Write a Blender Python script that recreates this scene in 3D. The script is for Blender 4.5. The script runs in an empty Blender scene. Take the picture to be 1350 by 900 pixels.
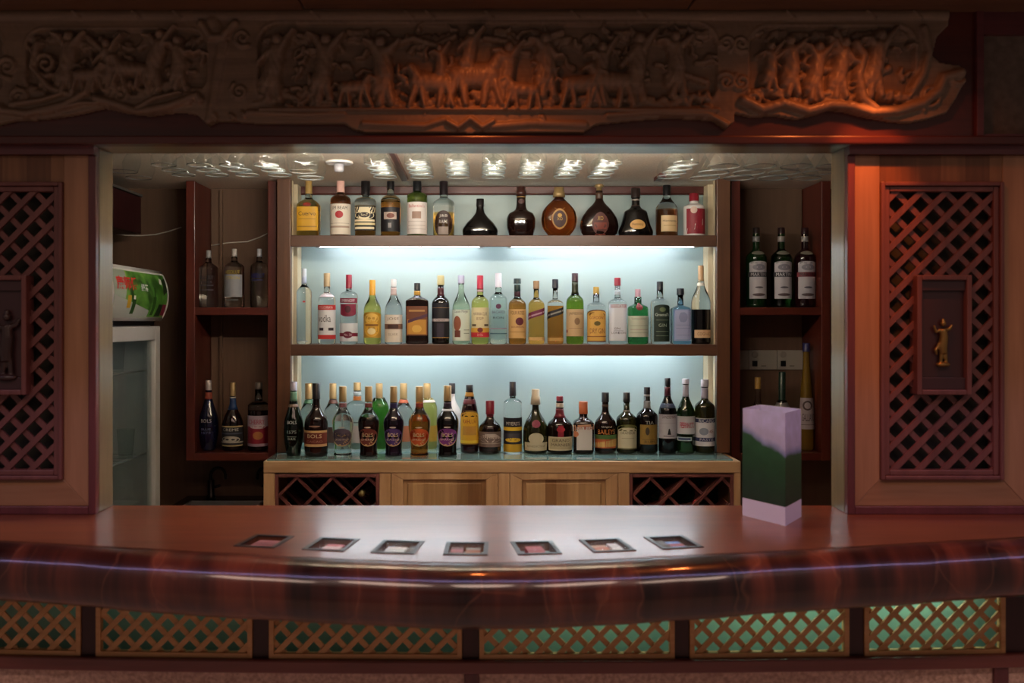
import bpy, bmesh, math, random
import numpy as np
from mathutils import Vector, Matrix, noise
random.seed(7)
COL = bpy.context.scene.collection
SC = bpy.context.scene
EYE = 1.47; F = 1232.0; VX = 632.0; VY = 424.0       # eye height, focal length in px, principal direction
def X(px, d): return (px - VX) * d / F
def Z(py, d): return EYE - (py - VY) * d / F
PI = math.pi

# ------------------------------------------------------------------ materials
def lin(h):
    if isinstance(h, tuple): return h if len(h) == 4 else h + (1,)
    h = h.lstrip('#'); o = []
    for i in (0, 2, 4):
        c = int(h[i:i+2], 16) / 255
        o.append(c/12.92 if c <= 0.04045 else ((c+0.055)/1.055)**2.4)
    return (*o, 1)
MATS = {}
def newmat(name):
    m = bpy.data.materials.new(name); m.use_nodes = True
    nt = m.node_tree; b = nt.nodes['Principled BSDF']
    return m, nt, b
def P(name, col, rough=0.5, metal=0, coat=0, spec=0.5):
    k = ('P', name)
    if k in MATS: return MATS[k]
    m, nt, b = newmat(name)
    b.inputs['Base Color'].default_value = lin(col); b.inputs['Roughness'].default_value = rough
    b.inputs['Metallic'].default_value = metal; b.inputs['Coat Weight'].default_value = coat
    b.inputs['Specular IOR Level'].default_value = spec
    b.inputs['Coat Roughness'].default_value = 0.08
    MATS[k] = m; return m
def paper(col, rough=0.55): return P('paper ' + col, col, rough)
def N(nt, t, **kw):
    n = nt.nodes.new(t)
    for k, v in kw.items(): setattr(n, k, v)
    return n
def ramp(nt, stops):
    r = N(nt, 'ShaderNodeValToRGB'); e = r.color_ramp.elements
    while len(e) < len(stops): e.new(0.5)
    for i, (p, c) in enumerate(stops): e[i].position = p; e[i].color = lin(c)
    return r
def wood(name, dark, light, axis='Z', scale=9, rough=0.45, coat=0.15, knots=True, stretch=0.07, planks=0, bump=0.15):
    if ('W', name) in MATS: return MATS[('W', name)]
    m, nt, b = newmat(name); L = nt.links
    tc = N(nt, 'ShaderNodeTexCoord'); mp = N(nt, 'ShaderNodeMapping')
    s = [1, 1, 1]; s['XYZ'.index(axis)] = stretch
    mp.inputs['Scale'].default_value = s
    L.new(tc.outputs['Object'], mp.inputs['Vector'])
    n1 = N(nt, 'ShaderNodeTexNoise'); n1.inputs['Scale'].default_value = scale; n1.inputs['Detail'].default_value = 5
    n1.inputs['Distortion'].default_value = 1.2
    n2 = N(nt, 'ShaderNodeTexNoise'); n2.inputs['Scale'].default_value = scale*9; n2.inputs['Detail'].default_value = 3
    L.new(mp.outputs[0], n1.inputs['Vector']); L.new(mp.outputs[0], n2.inputs['Vector'])
    mx = N(nt, 'ShaderNodeMix'); mx.inputs[0].default_value = 0.3
    L.new(n1.outputs['Fac'], mx.inputs[2]); L.new(n2.outputs['Fac'], mx.inputs[3])
    r = ramp(nt, [(0.32, dark), (0.68, light)]); L.new(mx.outputs[0], r.inputs[0])
    out = r.outputs[0]
    if planks:                                         # boards of slightly different tone across the grain
        sep = N(nt, 'ShaderNodeSeparateXYZ'); L.new(tc.outputs['Object'], sep.inputs[0])
        mul = N(nt, 'ShaderNodeMath', operation='MULTIPLY'); mul.inputs[1].default_value = planks; L.new(sep.outputs[0], mul.inputs[0])
        fl = N(nt, 'ShaderNodeMath', operation='FLOOR'); L.new(mul.outputs[0], fl.inputs[0])
        wn = N(nt, 'ShaderNodeTexWhiteNoise', noise_dimensions='1D'); L.new(fl.outputs[0], wn.inputs['W'])
        r2 = ramp(nt, [(0, '#b9a79a'), (1, '#ffffff')]); L.new(wn.outputs['Value'], r2.inputs[0])
        mm = N(nt, 'ShaderNodeMix', data_type='RGBA', blend_type='MULTIPLY'); mm.inputs[0].default_value = 1
        L.new(out, mm.inputs[6]); L.new(r2.outputs[0], mm.inputs[7]); out = mm.outputs[2]
    if knots:
        mp2 = N(nt, 'ShaderNodeMapping'); s2 = [5, 5, 5]; s2['XYZ'.index(axis)] = 3
        mp2.inputs['Scale'].default_value = s2; L.new(tc.outputs['Object'], mp2.inputs['Vector'])
        v = N(nt, 'ShaderNodeTexVoronoi'); v.inputs['Scale'].default_value = 1; L.new(mp2.outputs[0], v.inputs['Vector'])
        r3 = ramp(nt, [(0.03, '#4a2e1c'), (0.09, '#ffffff')]); L.new(v.outputs['Distance'], r3.inputs[0])
        mm = N(nt, 'ShaderNodeMix', data_type='RGBA', blend_type='MULTIPLY'); mm.inputs[0].default_value = 0.9
        L.new(out, mm.inputs[6]); L.new(r3.outputs[0], mm.inputs[7]); out = mm.outputs[2]
    L.new(out, b.inputs['Base Color'])
    b.inputs['Roughness'].default_value = rough; b.inputs['Coat Weight'].default_value = coat; b.inputs['Coat Roughness'].default_value = 0.15
    if bump:
        bp = N(nt, 'ShaderNodeBump'); bp.inputs['Strength'].default_value = bump; bp.inputs['Distance'].default_value = 0.002
        L.new(n2.outputs['Fac'], bp.inputs['Height']); L.new(bp.outputs[0], b.inputs['Normal'])
    MATS[('W', name)] = m; return m
def speckle(name, c1, c2, scale=60, rough=0.9, bump=0.4):
    if ('S', name) in MATS: return MATS[('S', name)]
    m, nt, b = newmat(name); L = nt.links
    tc = N(nt, 'ShaderNodeTexCoord'); n = N(nt, 'ShaderNodeTexNoise'); n.inputs['Scale'].default_value = scale; n.inputs['Detail'].default_value = 6
    L.new(tc.outputs['Object'], n.inputs['Vector'])
    r = ramp(nt, [(0.35, c1), (0.65, c2)]); L.new(n.outputs['Fac'], r.inputs[0]); L.new(r.outputs[0], b.inputs['Base Color'])
    bp = N(nt, 'ShaderNodeBump'); bp.inputs['Strength'].default_value = bump; bp.inputs['Distance'].default_value = 0.004
    L.new(n.outputs['Fac'], bp.inputs['Height']); L.new(bp.outputs[0], b.inputs['Normal'])
    b.inputs['Roughness'].default_value = rough
    MATS[('S', name)] = m; return m
def glass(name, col, rough=0.0, ior=1.46):
    if ('G', name) in MATS: return MATS[('G', name)]
    m, nt, b = newmat('glass ' + name)
    b.inputs['Base Color'].default_value = lin(col); b.inputs['Roughness'].default_value = rough
    b.inputs['Transmission Weight'].default_value = 1; b.inputs['IOR'].default_value = ior
    MATS[('G', name)] = m; return m
def thin_glass(name, tint=(0.94, 0.97, 0.96), gloss=0.02, boost=1.5):
    if ('T', name) in MATS: return MATS[('T', name)]
    m = bpy.data.materials.new(name); m.use_nodes = True; nt = m.node_tree; nt.nodes.clear(); L = nt.links
    o = N(nt, 'ShaderNodeOutputMaterial'); t = N(nt, 'ShaderNodeBsdfTransparent'); g = N(nt, 'ShaderNodeBsdfGlossy')
    t.inputs[0].default_value = (*tint, 1); g.inputs['Roughness'].default_value = gloss
    f = N(nt, 'ShaderNodeFresnel'); ge = N(nt, 'ShaderNodeNewGeometry'); mr = N(nt, 'ShaderNodeMapRange')
    mr.inputs[3].default_value = boost; mr.inputs[4].default_value = 1/boost; L.new(ge.outputs['Backfacing'], mr.inputs[0]); L.new(mr.outputs[0], f.inputs[0])   # same reflectance from both sides of the sheet
    mx = N(nt, 'ShaderNodeMixShader'); L.new(f.outputs[0], mx.inputs[0]); L.new(t.outputs[0], mx.inputs[1]); L.new(g.outputs[0], mx.inputs[2])
    L.new(mx.outputs[0], o.inputs[0]); MATS[('T', name)] = m; return m
def emit(name, col, strength):
    if ('E', name) in MATS: return MATS[('E', name)]
    m, nt, b = newmat(name)
    b.inputs['Base Color'].default_value = (0.8, 0.8, 0.8, 1)
    b.inputs['Emission Color'].default_value = lin(col); b.inputs['Emission Strength'].default_value = strength
    MATS[('E', name)] = m; return m

# ------------------------------------------------------------------ object helpers
WL = {}
def wl(o): return WL.get(o.name, Vector((0, 0, 0))) if o else Vector((0, 0, 0))
def tag(o, label, cat, group=None, kind=None):
    if label: o['label'] = label
    if cat: o['category'] = cat
    if group: o['group'] = group
    if kind: o['kind'] = kind
    return o
def empty(name, loc, label, cat, group=None):
    o = bpy.data.objects.new(name, None); COL.objects.link(o); o.location = loc; o.empty_display_size = 0.05
    WL[o.name] = Vector(loc); return tag(o, label, cat, group)
class MB:
    """collects shapes in world coordinates and links them as one mesh object"""
    def __init__(s): s.bm = bmesh.new()
    def box(s, x0, x1, y0, y1, z0, z1, mi=0, rot=None, piv=None):
        vs = [s.bm.verts.new((x, y, z)) for x in (x0, x1) for y in (y0, y1) for z in (z0, z1)]
        for q in ((0,1,3,2), (4,6,7,5), (0,4,5,1), (2,3,7,6), (0,2,6,4), (1,5,7,3)):
            f = s.bm.faces.new([vs[i] for i in q]); f.material_index = mi
        if rot is not None:
            bmesh.ops.rotate(s.bm, verts=vs, cent=piv or Vector(((x0+x1)/2, (y0+y1)/2, (z0+z1)/2)), matrix=rot)
        return s
    def prism(s, pts, y0, y1, mi=0):                   # polygon in x,z pushed along y
        a = [s.bm.verts.new((x, y0, z)) for x, z in pts]; b = [s.bm.verts.new((x, y1, z)) for x, z in pts]
        n = len(pts); fs = [s.bm.faces.new(a), s.bm.faces.new(b[::-1])]
        for i in range(n): fs.append(s.bm.faces.new((a[i], b[i], b[(i+1) % n], a[(i+1) % n])))
        for f in fs: f.material_index = mi
        return s
    def rings(s, rings, mi=0, cap=True, closed=True):
        vr = [[s.bm.verts.new(p) for p in r] for r in rings]
        n = len(vr[0])
        for a, b in zip(vr, vr[1:]):
            for i in range(n if closed else n-1):
                f = s.bm.faces.new((a[i], a[(i+1) % n], b[(i+1) % n], b[i])); f.material_index = mi; f.smooth = True
        if cap:
            for r in (vr[0][::-1], vr[-1]):
                f = s.bm.faces.new(r); f.material_index = mi
        return s
    def lathe(s, prof, c, n=24, mi=0, cap=True, axis='Z'):
        R = []
        for r, z in prof:
            ring = []
            for i in range(n):
                a = 2*PI*i/n
                p = (r*math.cos(a), r*math.sin(a), z)
                if axis == 'Y': p = (p[0], -z, p[1])
                ring.append((c[0]+p[0], c[1]+p[1], c[2]+p[2]))
            R.append(ring)
        return s.rings(R, mi, cap)
    def tube(s, pts, r, n=10, mi=0):
        pts = [Vector(p) for p in pts]; R = []; up = Vector((0.3, 0.2, 0.93))
        for i, p in enumerate(pts):
            t = (pts[min(i+1, len(pts)-1)] - pts[max(i-1, 0)]).normalized()
            u = t.cross(up)
            if u.length < 1e-3: u = t.cross(Vector((1, 0, 0)))
            u.normalize(); v = t.cross(u)
            rr = r[i] if isinstance(r, (list, tuple)) else r
            R.append([p + rr*(math.cos(2*PI*k/n)*u + math.sin(2*PI*k/n)*v) for k in range(n)])
        return s.rings(R, mi)
    def ball(s, c, r, sc=(1, 1, 1), mi=0, seg=14):
        ret = bmesh.ops.create_uvsphere(s.bm, u_segments=seg, v_segments=seg//2+2, radius=r)
        for v in ret['verts']: v.co = Vector((v.co.x*sc[0], v.co.y*sc[1], v.co.z*sc[2])) + Vector(c)
        for v in ret['verts']:
            for f in v.link_faces: f.material_index = mi; f.smooth = True
        return s
    def build(s, name, mats, parent=None, bevel=0, smooth=None, origin=None, remesh=0):
        bmesh.ops.recalc_face_normals(s.bm, faces=s.bm.faces)
        me = bpy.data.meshes.new(name); s.bm.to_mesh(me); s.bm.free()
        if not isinstance(mats, (list, tuple)): mats = [mats]
        for m in mats: me.materials.append(m)
        o = bpy.data.objects.new(name, me); COL.objects.link(o)
        if parent: o.parent = parent; off = wl(parent)
        else:
            off = Vector(origin) if origin is not None else Vector((0, 0, 0)); o.location = off
        if off.length: me.transform(Matrix.Translation(-off))
        WL[o.name] = off.copy()
        if smooth: me.shade_smooth()
        if remesh:
            md = o.modifiers.new('r', 'REMESH'); md.mode = 'VOXEL'; md.voxel_size = remesh; md.use_smooth_shade = True
            sm = o.modifiers.new('s', 'SMOOTH'); sm.iterations = 3
        if bevel:
            md = o.modifiers.new('b', 'BEVEL'); md.width = bevel; md.segments = 2; md.limit_method = 'ANGLE'; md.angle_limit = 0.7
        return o
def struct(o): o['kind'] = 'structure'; return o
def sbox(name, mat, *b, bevel=0):
    return struct(MB().box(*b).build(name, mat, bevel=bevel, origin=((b[0]+b[1])/2, (b[2]+b[3])/2, b[4])))
def lattice(mb, x0, x1, z0, z1, pitch, w, ya, yb, ph=0.0, mi=0, ph2=None):
    """two layers of diagonal slats clipped to the rectangle"""
    ym = (ya+yb)/2
    for sgn, (y0, y1) in ((1, (ya, ym+0.0005)), (-1, (ym-0.0005, yb))):
        p0 = ph if (sgn == 1 or ph2 is None) else ph2
        k0 = int(math.floor(-(z1-z0)/pitch))-2; k1 = int(math.ceil((x1-x0+z1-z0)/pitch))+2
        for k in range(k0, k1+1):
            c = x0 + (k + p0)*pitch                     # x at z=z0, slope sgn
            h = w/math.sqrt(2)*1.0
            poly = [(c-h, z0), (c+h, z0), (c+h+sgn*(z1-z0), z1), (c-h+sgn*(z1-z0), z1)]
            poly = clip(poly, x0, x1)
            if len(poly) > 2: mb.prism(poly, y0, y1, mi)
def clip(poly, x0, x1):
    for side, xv in ((1, x0), (-1, x1)):
        out = []
        for i in range(len(poly)):
            a, b = poly[i], poly[(i+1) % len(poly)]
            ia, ib = side*(a[0]-xv) >= 0, side*(b[0]-xv) >= 0
            if ia: out.append(a)
            if ia != ib:
                t = (xv-a[0])/(b[0]-a[0]); out.append((xv, a[1]+t*(b[1]-a[1])))
        poly = out
        if len(poly) < 3: return []
    res = []
    for p in poly:
        if not res or abs(p[0]-res[-1][0])+abs(p[1]-res[-1][1]) > 1e-5: res.append(p)
    if len(res) > 1 and abs(res[0][0]-res[-1][0])+abs(res[0][1]-res[-1][1]) < 1e-5: res.pop()
    return res
TXT = {}
def text_tris(s, bold=0.0):
    """triangles of a line of lettering, scaled to the unit box -0.5..0.5"""
    if s in TXT: return TXT[s]
    cu = bpy.data.curves.new('t', 'FONT'); cu.body = s; cu.resolution_u = 2; cu.offset = bold
    o = bpy.data.objects.new('t', cu); COL.objects.link(o)
    dg = bpy.context.evaluated_depsgraph_get(); me = o.evaluated_get(dg).to_mesh()
    v = [tuple(p.co) for p in me.vertices]; f = [tuple(p.vertices) for p in me.polygons]
    bpy.data.objects.remove(o); bpy.data.curves.remove(cu)
    if not v: TXT[s] = ([], []); return TXT[s]
    xs = [p[0] for p in v]; ys = [p[1] for p in v]
    x0, x1, y0, y1 = min(xs), max(xs), min(ys), max(ys)
    v = [((p[0]-x0)/(x1-x0)-0.5, (p[1]-y0)/(y1-y0)-0.5) for p in v]
    TXT[s] = (v, f); return TXT[s]

W_frame = wood('pale oiled pine', '#7c5438', '#a87c5c', 'Z', 7, 0.4, 0.2)
W_frameX = wood('pale oiled pine rail', '#7c5438', '#a87c5c', 'X', 7, 0.4, 0.2, planks=0)
W_top = wood('pine boards above', '#6f4a30', '#a3744e', 'Z', 7, 0.45, 0.1, planks=14)
W_red = wood('red lacquered hardwood', '#4a2226', '#6d353a', 'Z', 10, 0.4, 0.3, knots=False)
W_redX = wood('red lacquered hardwood rail', '#4a2226', '#6d353a', 'X', 10, 0.4, 0.3, knots=False)
W_lat = wood('purple brown carved wood', '#5a3230', '#764642', 'Z', 14, 0.45, 0.15, knots=False)
W_jamb = wood('olive pine jamb', '#6a5d46', '#8a7c60', 'Z', 8, 0.35, 0.3)
W_jambX = wood('olive pine lintel', '#77694f', '#9a8b6c', 'X', 8, 0.3, 0.3)
W_cab = wood('honey pine cabinet', '#ac8860', '#d3b28c', 'X', 8, 0.45, 0.15)
W_cabZ = wood('honey pine cabinet upright', '#a9835a', '#d3b088', 'Z', 8, 0.45, 0.15)
W_cabD = wood('honey pine door boards', '#a17e55', '#d0ae80', 'Z', 8, 0.45, 0.15, planks=22)
W_shelf = wood('brown shelf wood', '#482d20', '#603f2d', 'X', 8, 0.45, 0.15, knots=False)
W_shelfZ = wood('brown shelf upright', '#513322', '#6e472f', 'Z', 8, 0.45, 0.15, knots=False)
W_cream = wood('cream shelf side', '#c9b48e', '#e6d6b4', 'Z', 8, 0.5, 0.05, knots=False)
W_mahog = wood('mahogany shelf', '#44160f', '#60261a', 'X', 9, 0.4, 0.25, knots=False)
W_mahogZ = wood('mahogany upright', '#44160f', '#60261a', 'Z', 9, 0.4, 0.25, knots=False)
W_fascia = wood('dark red fascia board', '#3c1713', '#5c241a', 'X', 8, 0.35, 0.3, knots=False)
W_crown = wood('brown ceiling boards', '#5c4230', '#7d5b40', 'X', 8, 0.5, 0.1, knots=False)
W_carve = wood('carved dark camphor wood', '#6e5a49', '#917a64', 'X', 14, 0.5, 0.1, knots=False, bump=0.25)
W_slat = wood('golden slat wood', '#b9834f', '#dca874', 'X', 12, 0.5, 0.1, knots=False)
W_counter = wood('varnished counter wood', '#572a1b', '#82482f', 'X', 5, 0.3, 0.32, knots=False, stretch=0.12, bump=0.03)
M_black = P('black', '#0c0a0a', 0.4)
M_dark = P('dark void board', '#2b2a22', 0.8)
M_metal = P('brushed steel', '#a8a8a8', 0.3, 1)
M_white = P('white enamel', '#d9d8d6', 0.35)
TUBE_E = 54; LED_E = 1.5
# ------------------------------------------------------------------ the setting
M_wallb = wood('brown wallboard', '#5e4433', '#765843', 'Z', 6, 0.7, 0, knots=False)
M_ceil = speckle('cream ceiling board', '#dccdb6', '#eee2cf', 120, 0.7, 0.1)
M_floor = speckle('pale bounce floor', '#a89482', '#bca894', 20, 0.4, 0.1)  # unseen floor made pale so light bounces up onto the bar front
CZ = EYE + 0.62
sbox('floor', M_floor, -2.6, 2.6, -3.2, 4.5, -0.05, 0)
sbox('ceiling', M_ceil, -2.2, 2.2, 2.866, 4.36, CZ, CZ+0.04)
sbox('wall_back', M_wallb, -2.2, 2.2, 4.36, 4.42, 0, CZ)
sbox('wall_left', M_wallb, -2.06, -2.0, 2.87, 4.36, 0, CZ)
sbox('wall_right', M_wallb, 2.0, 2.06, 2.87, 4.36, 0, CZ)
# walls either side of the lattice screens, outside the frame of the opening
sbox('wall_front_left', W_fascia, -2.6, -1.676, 2.74, 2.8, 0, EYE+0.49)
sbox('wall_front_right', W_fascia, 1.631, 2.6, 2.74, 2.8, 0, EYE+0.49)
# jambs and lintel of the opening
sbox('trim_1', W_jamb, -1.150, -1.123, 2.762, 2.865, EYE-0.564, EYE+0.515, bevel=0.003)
sbox('trim_2', W_jamb, 1.078, 1.105, 2.762, 2.865, EYE-0.564, EYE+0.515, bevel=0.003)
sbox('trim_3', W_jambX, -2.6, 2.6, 2.742, 2.865, EYE+0.515, EYE+0.66, bevel=0.003)
# ledge under the carving, dark band above the screens, fascia, post
sbox('trim_4', W_fascia, -2.6, 2.6, 2.695, 2.741, EYE+0.513, EYE+0.537, bevel=0.004)
sbox('trim_5', W_redX, -1.675, -1.123, 2.722, 2.76, EYE+0.488, EYE+0.513)
sbox('trim_6', W_redX, 1.078, 1.63, 2.722, 2.76, EYE+0.488, EYE+0.513)
sbox('trim_7', W_fascia, -2.6, 1.44, 2.72, 2.741, EYE+0.537, EYE+0.91)
sbox('trim_8', W_redX, 1.44, 1.462, 2.705, 2.741, EYE+0.537, EYE+0.91, bevel=0.003)
b = MB(); b.box(1.462, 2.6, 2.735, 2.741, EYE+0.537, EYE+0.91); struct(b.build('wall_upper', speckle('grey woven panel', '#5d5148', '#6f6257', 40, 0.8), origin=(2, 2.735, EYE+0.537)))
sbox('trim_9', W_redX, 1.462, 2.6, 2.712, 2.735, EYE+0.835, EYE+0.91)
sbox('trim_10', W_redX, 1.462, 2.6, 2.712, 2.735, EYE+0.537, EYE+0.545)
x = -2.6
for i, (xe, zb) in enumerate(((X(398, 2.66), 0.899), (X(912, 2.66), 0.903), (2.6, 0.899))):       # boarded soffit in front of the bar
    sbox('trim_%d' % (11+i), W_crown, x, xe-0.003, 1.9, 2.719, EYE+zb, EYE+1.02, bevel=0.004); x = xe
sbox('ceiling_front', W_crown, -2.6, 2.6, -3.2, 2.6, EYE+1.56, EYE+1.6)
for i, (xx, d0, d1) in enumerate(((X(531, 3.9), 3.2, 4.03), (X(868, 4.0), 3.9, 4.03))):
    sbox('trim_%d' % (15+i), W_mahogZ, xx-0.014, xx+0.014, d0, d1, CZ-0.015, CZ)

# ------------------------------------------------------------------ lattice screens beside the opening
def screen(xc, right):
    y = 2.74; zb = EYE-0.564; zt = EYE+0.488
    s = empty('lattice_screen', (xc, y, zb),
              'pierced wooden screen right of the bar opening, holding a small gold figure' if right else 'pierced wooden screen left of the bar opening, with a dark carved medallion',
              'screen', 'lattice screens beside the bar opening')
    o = 0.276; w = 0.2535; m = 0.18
    b = MB(); b.box(xc-o, xc-w, y-0.005, y+0.02, zb, zt); b.box(xc+w, xc+o, y-0.005, y+0.02, zb, zt)
    b.box(xc-w, xc+w, y-0.005, y+0.02, zb, zb+0.024); b.build('outer_frame', W_red, s, bevel=0.003)
    zi0, zi1 = EYE-0.462, EYE+0.409; z0 = zb+0.024
    b = MB()
    b.prism([(xc-w, z0), (xc-m, zi0), (xc-m, zt), (xc-w, zt)], y, y+0.03)
    b.prism([(xc+w, z0), (xc+w, zt), (xc+m, zt), (xc+m, zi0)], y, y+0.03)
    b.build('stile', W_frame, s, bevel=0.002)
    b = MB(); b.prism([(xc-w, z0), (xc+w, z0), (xc+m, zi0), (xc-m, zi0)], y+0.0008, y+0.03); b.build('bottom_rail', W_frameX, s, bevel=0.002)
    b = MB(); b.box(xc-m, xc+m, y+0.0008, y+0.03, zi1, zt); b.build('top_rail', W_top, s, bevel=0.002)
    b = MB()
    for (a, t, y0) in ((m, 0.012, y-0.012), (m-0.012, 0.016, y-0.004)):
        za, zc = zi0+(m-a), zi1-(m-a)
        b.box(xc-a, xc-a+t, y0, y+0.03, za, zc); b.box(xc+a-t, xc+a, y0, y+0.03, za, zc)
        b.box(xc-a+t, xc+a-t, y0, y+0.03, zc-t, zc); b.box(xc-a+t, xc+a-t, y0, y+0.03, za, za+t)
    b.build('lattice_frame', W_lat, s, bevel=0.003)
    a = m-0.026
    b = MB(); lattice(b, xc-a, xc+a, zi0+0.026, zi1-0.026, 0.0735, 0.0165, y+0.002, y+0.018, ph=0.2, ph2=0.45)
    b.build('lattice', W_lat, s)
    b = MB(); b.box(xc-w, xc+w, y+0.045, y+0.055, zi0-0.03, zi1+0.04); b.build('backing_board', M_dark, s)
    # medallion
    mx, mz0, mz1 = 0.08, EYE-0.213, EYE+0.136
    b = MB()
    b.box(xc-mx, xc-mx+0.015, y-0.022, y+0.03, mz0, mz1); b.box(xc+mx-0.015, xc+mx, y-0.022, y+0.03, mz0, mz1)
    b.box(xc-mx+0.015, xc+mx-0.015, y-0.022, y+0.03, mz0, mz0+0.015); b.box(xc-mx+0.015, xc+mx-0.015, y-0.022, y+0.03, mz1-0.015, mz1)
    b.build('medallion_frame', W_lat, s, bevel=0.003)
    b = MB(); b.box(xc-mx+0.015, xc+mx-0.015, y-0.002, y+0.001, mz0+0.015, mz1-0.015)
    b.box(xc-mx+0.015, xc+mx-0.015, y-0.012, y-0.002, mz0+0.015, mz0+0.05); b.box(xc-mx+0.015, xc+mx-0.015, y-0.012, y-0.002, mz1-0.045, mz1-0.015)
    b.build('medallion_panel', P('dark plum panel', '#3c2226', 0.4, 0, 0.2), s, bevel=0.002)
    # small carved figure standing in the medallion
    b = MB(); c = xc + (0.0 if right else 0.02); f = 0.95 if right else 1.4; zc = EYE-0.045; yy = y-0.012
    def q(u, v, w_=0): return (c+u*f, yy+w_, zc+v*f)
    b.tube([q(0, 0.025), q(0.002, 0), q(-0.002, -0.03), q(0.0, -0.05)], [0.010*f, 0.013*f, 0.014*f, 0.012*f])
    b.ball(q(0, 0.042), 0.009*f); b.ball(q(0, 0.052), 0.006*f)
    b.tube([q(0.008, 0.022), q(0.02, 0.026), q(0.027, 0.038)], [0.006*f, 0.0055*f, 0.004*f])
    b.tube([q(-0.008, 0.022), q(-0.022, 0.016), q(-0.028, 0.036)], [0.006*f, 0.0055*f, 0.004*f])
    b.tube([q(-0.004, -0.045), q(-0.008, -0.075)], [0.007*f, 0.005*f]); b.tube([q(0.006, -0.045), q(0.009, -0.078)], [0.007*f, 0.005*f])
    b.tube([q(-0.012, -0.02), q(-0.024, -0.04), q(-0.018, -0.055)], [0.006*f, 0.006*f, 0.003*f])
    b.ball(q(0, -0.084), 0.016*f, (1.4, 0.8, 0.5))
    fg = b.build('carved_figure', P('old gilding', '#8f7240', 0.35, 0.7) if right else P('dark carved wood', '#33201f', 0.35, 0, 0.3), s, remesh=0.0022)
    if right: fg['label'] = 'gilded figure with raised arms'
    return s
screen(-1.399, False); screen(1.354, True)

# ------------------------------------------------------------------ carved frieze above the opening
def pl(pts, v): return np.interp(v, [p[0] for p in pts], [p[1] for p in pts])
step = 1.5
gx = np.arange(-60, 1276, step); gy = np.arange(13, 181, step)
GX, GY = np.meshgrid(gx, gy)
H = np.full(GX.shape, 0.006)
bot = [(-60,150),(0,165),(20,160),(60,158),(100,152),(140,143),(170,150),(200,153),(240,148),(262,152),(276,166),(290,160),(312,161),(335,163),(400,163),(455,164),(465,171),(480,175),(600,175),(620,177),(640,175),(770,175),(785,165),(830,160),(880,156),(920,158),(940,160),(955,171),(966,162),(967,150),(990,155),(1020,153),(1050,158),(1075,152),(1090,146),(1110,147),(1140,155),(1170,160),(1195,163),(1220,158),(1245,150),(1255,135),(1275,100)]
rgt = [(14,1247),(35,1247),(50,1232),(75,1226),(84,1236),(88,1262),(95,1270),(110,1268),(130,1258),(150,1250),(180,1240)]
def rbox(x0, x1, y0, y1, r):                            # signed distance to a rounded rectangle
    cx, cy = (x0+x1)/2, (y0+y1)/2
    qx = np.abs(GX-cx)-(x1-x0)/2+r; qy = np.abs(GY-cy)-(y1-y0)/2+r
    return np.hypot(np.maximum(qx, 0), np.maximum(qy, 0)) + np.minimum(np.maximum(qx, qy), 0) - r
def add(dist, r, base, h):
    global H
    t = np.clip(1-(dist/r)**2, 0, 1)
    H = np.where(dist < r, np.maximum(H, base + h*np.sqrt(t)), H)
def seg(p, q_, r0, r1, base, h):
    px, py = p; qx, qy = q_
    dx, dy = qx-px, qy-py; L2 = dx*dx+dy*dy+1e-6
    t = np.clip(((GX-px)*dx+(GY-py)*dy)/L2, 0, 1)
    dist = np.hypot(GX-(px+t*dx), GY-(py+t*dy)); r = r0+(r1-r0)*t
    add(dist/r, 1.0, base, h)
def poly(pts, r, base, h, taper=1.0):
    n = len(pts)-1
    for i in range(n):
        ra = r*(1+(taper-1)*i/n); rb = r*(1+(taper-1)*(i+1)/n)
        seg(pts[i], pts[i+1], ra, rb, base, h)
def spiral(cx, cy, R, turns, d=1, a0=0, r=4, h=0.014, base=0.012):
    pts = []
    for i in range(int(turns*10)+1):
        t = i/10; a = a0+d*2*PI*t; rr = R*(1-0.82*t/turns); pts.append((cx+rr*math.cos(a), cy+rr*math.sin(a)))
    poly(pts, r, base, h, 0.7)
boxes = [(36, 276, 40, 128, 26), (340, 945, 32, 143, 30), (985, 1205, 36, 142, 26), (-60, 8, 40, 128, 20)]
for x0, x1, y0, y1, r in boxes:
    d = rbox(x0, x1, y0, y1, r)
    H = np.where(d < 0, 0.001, H+0.010*np.clip(d/3, 0, 1)*np.where(H < 0.0065, 1, 0) if False else H)
    add(np.abs(d-1), 4, 0.008, 0.010)
inbox = np.minimum.reduce([rbox(*b_) for b_ in boxes]) < 0
H = np.where(inbox, H, np.maximum(H, 0.016))
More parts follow.
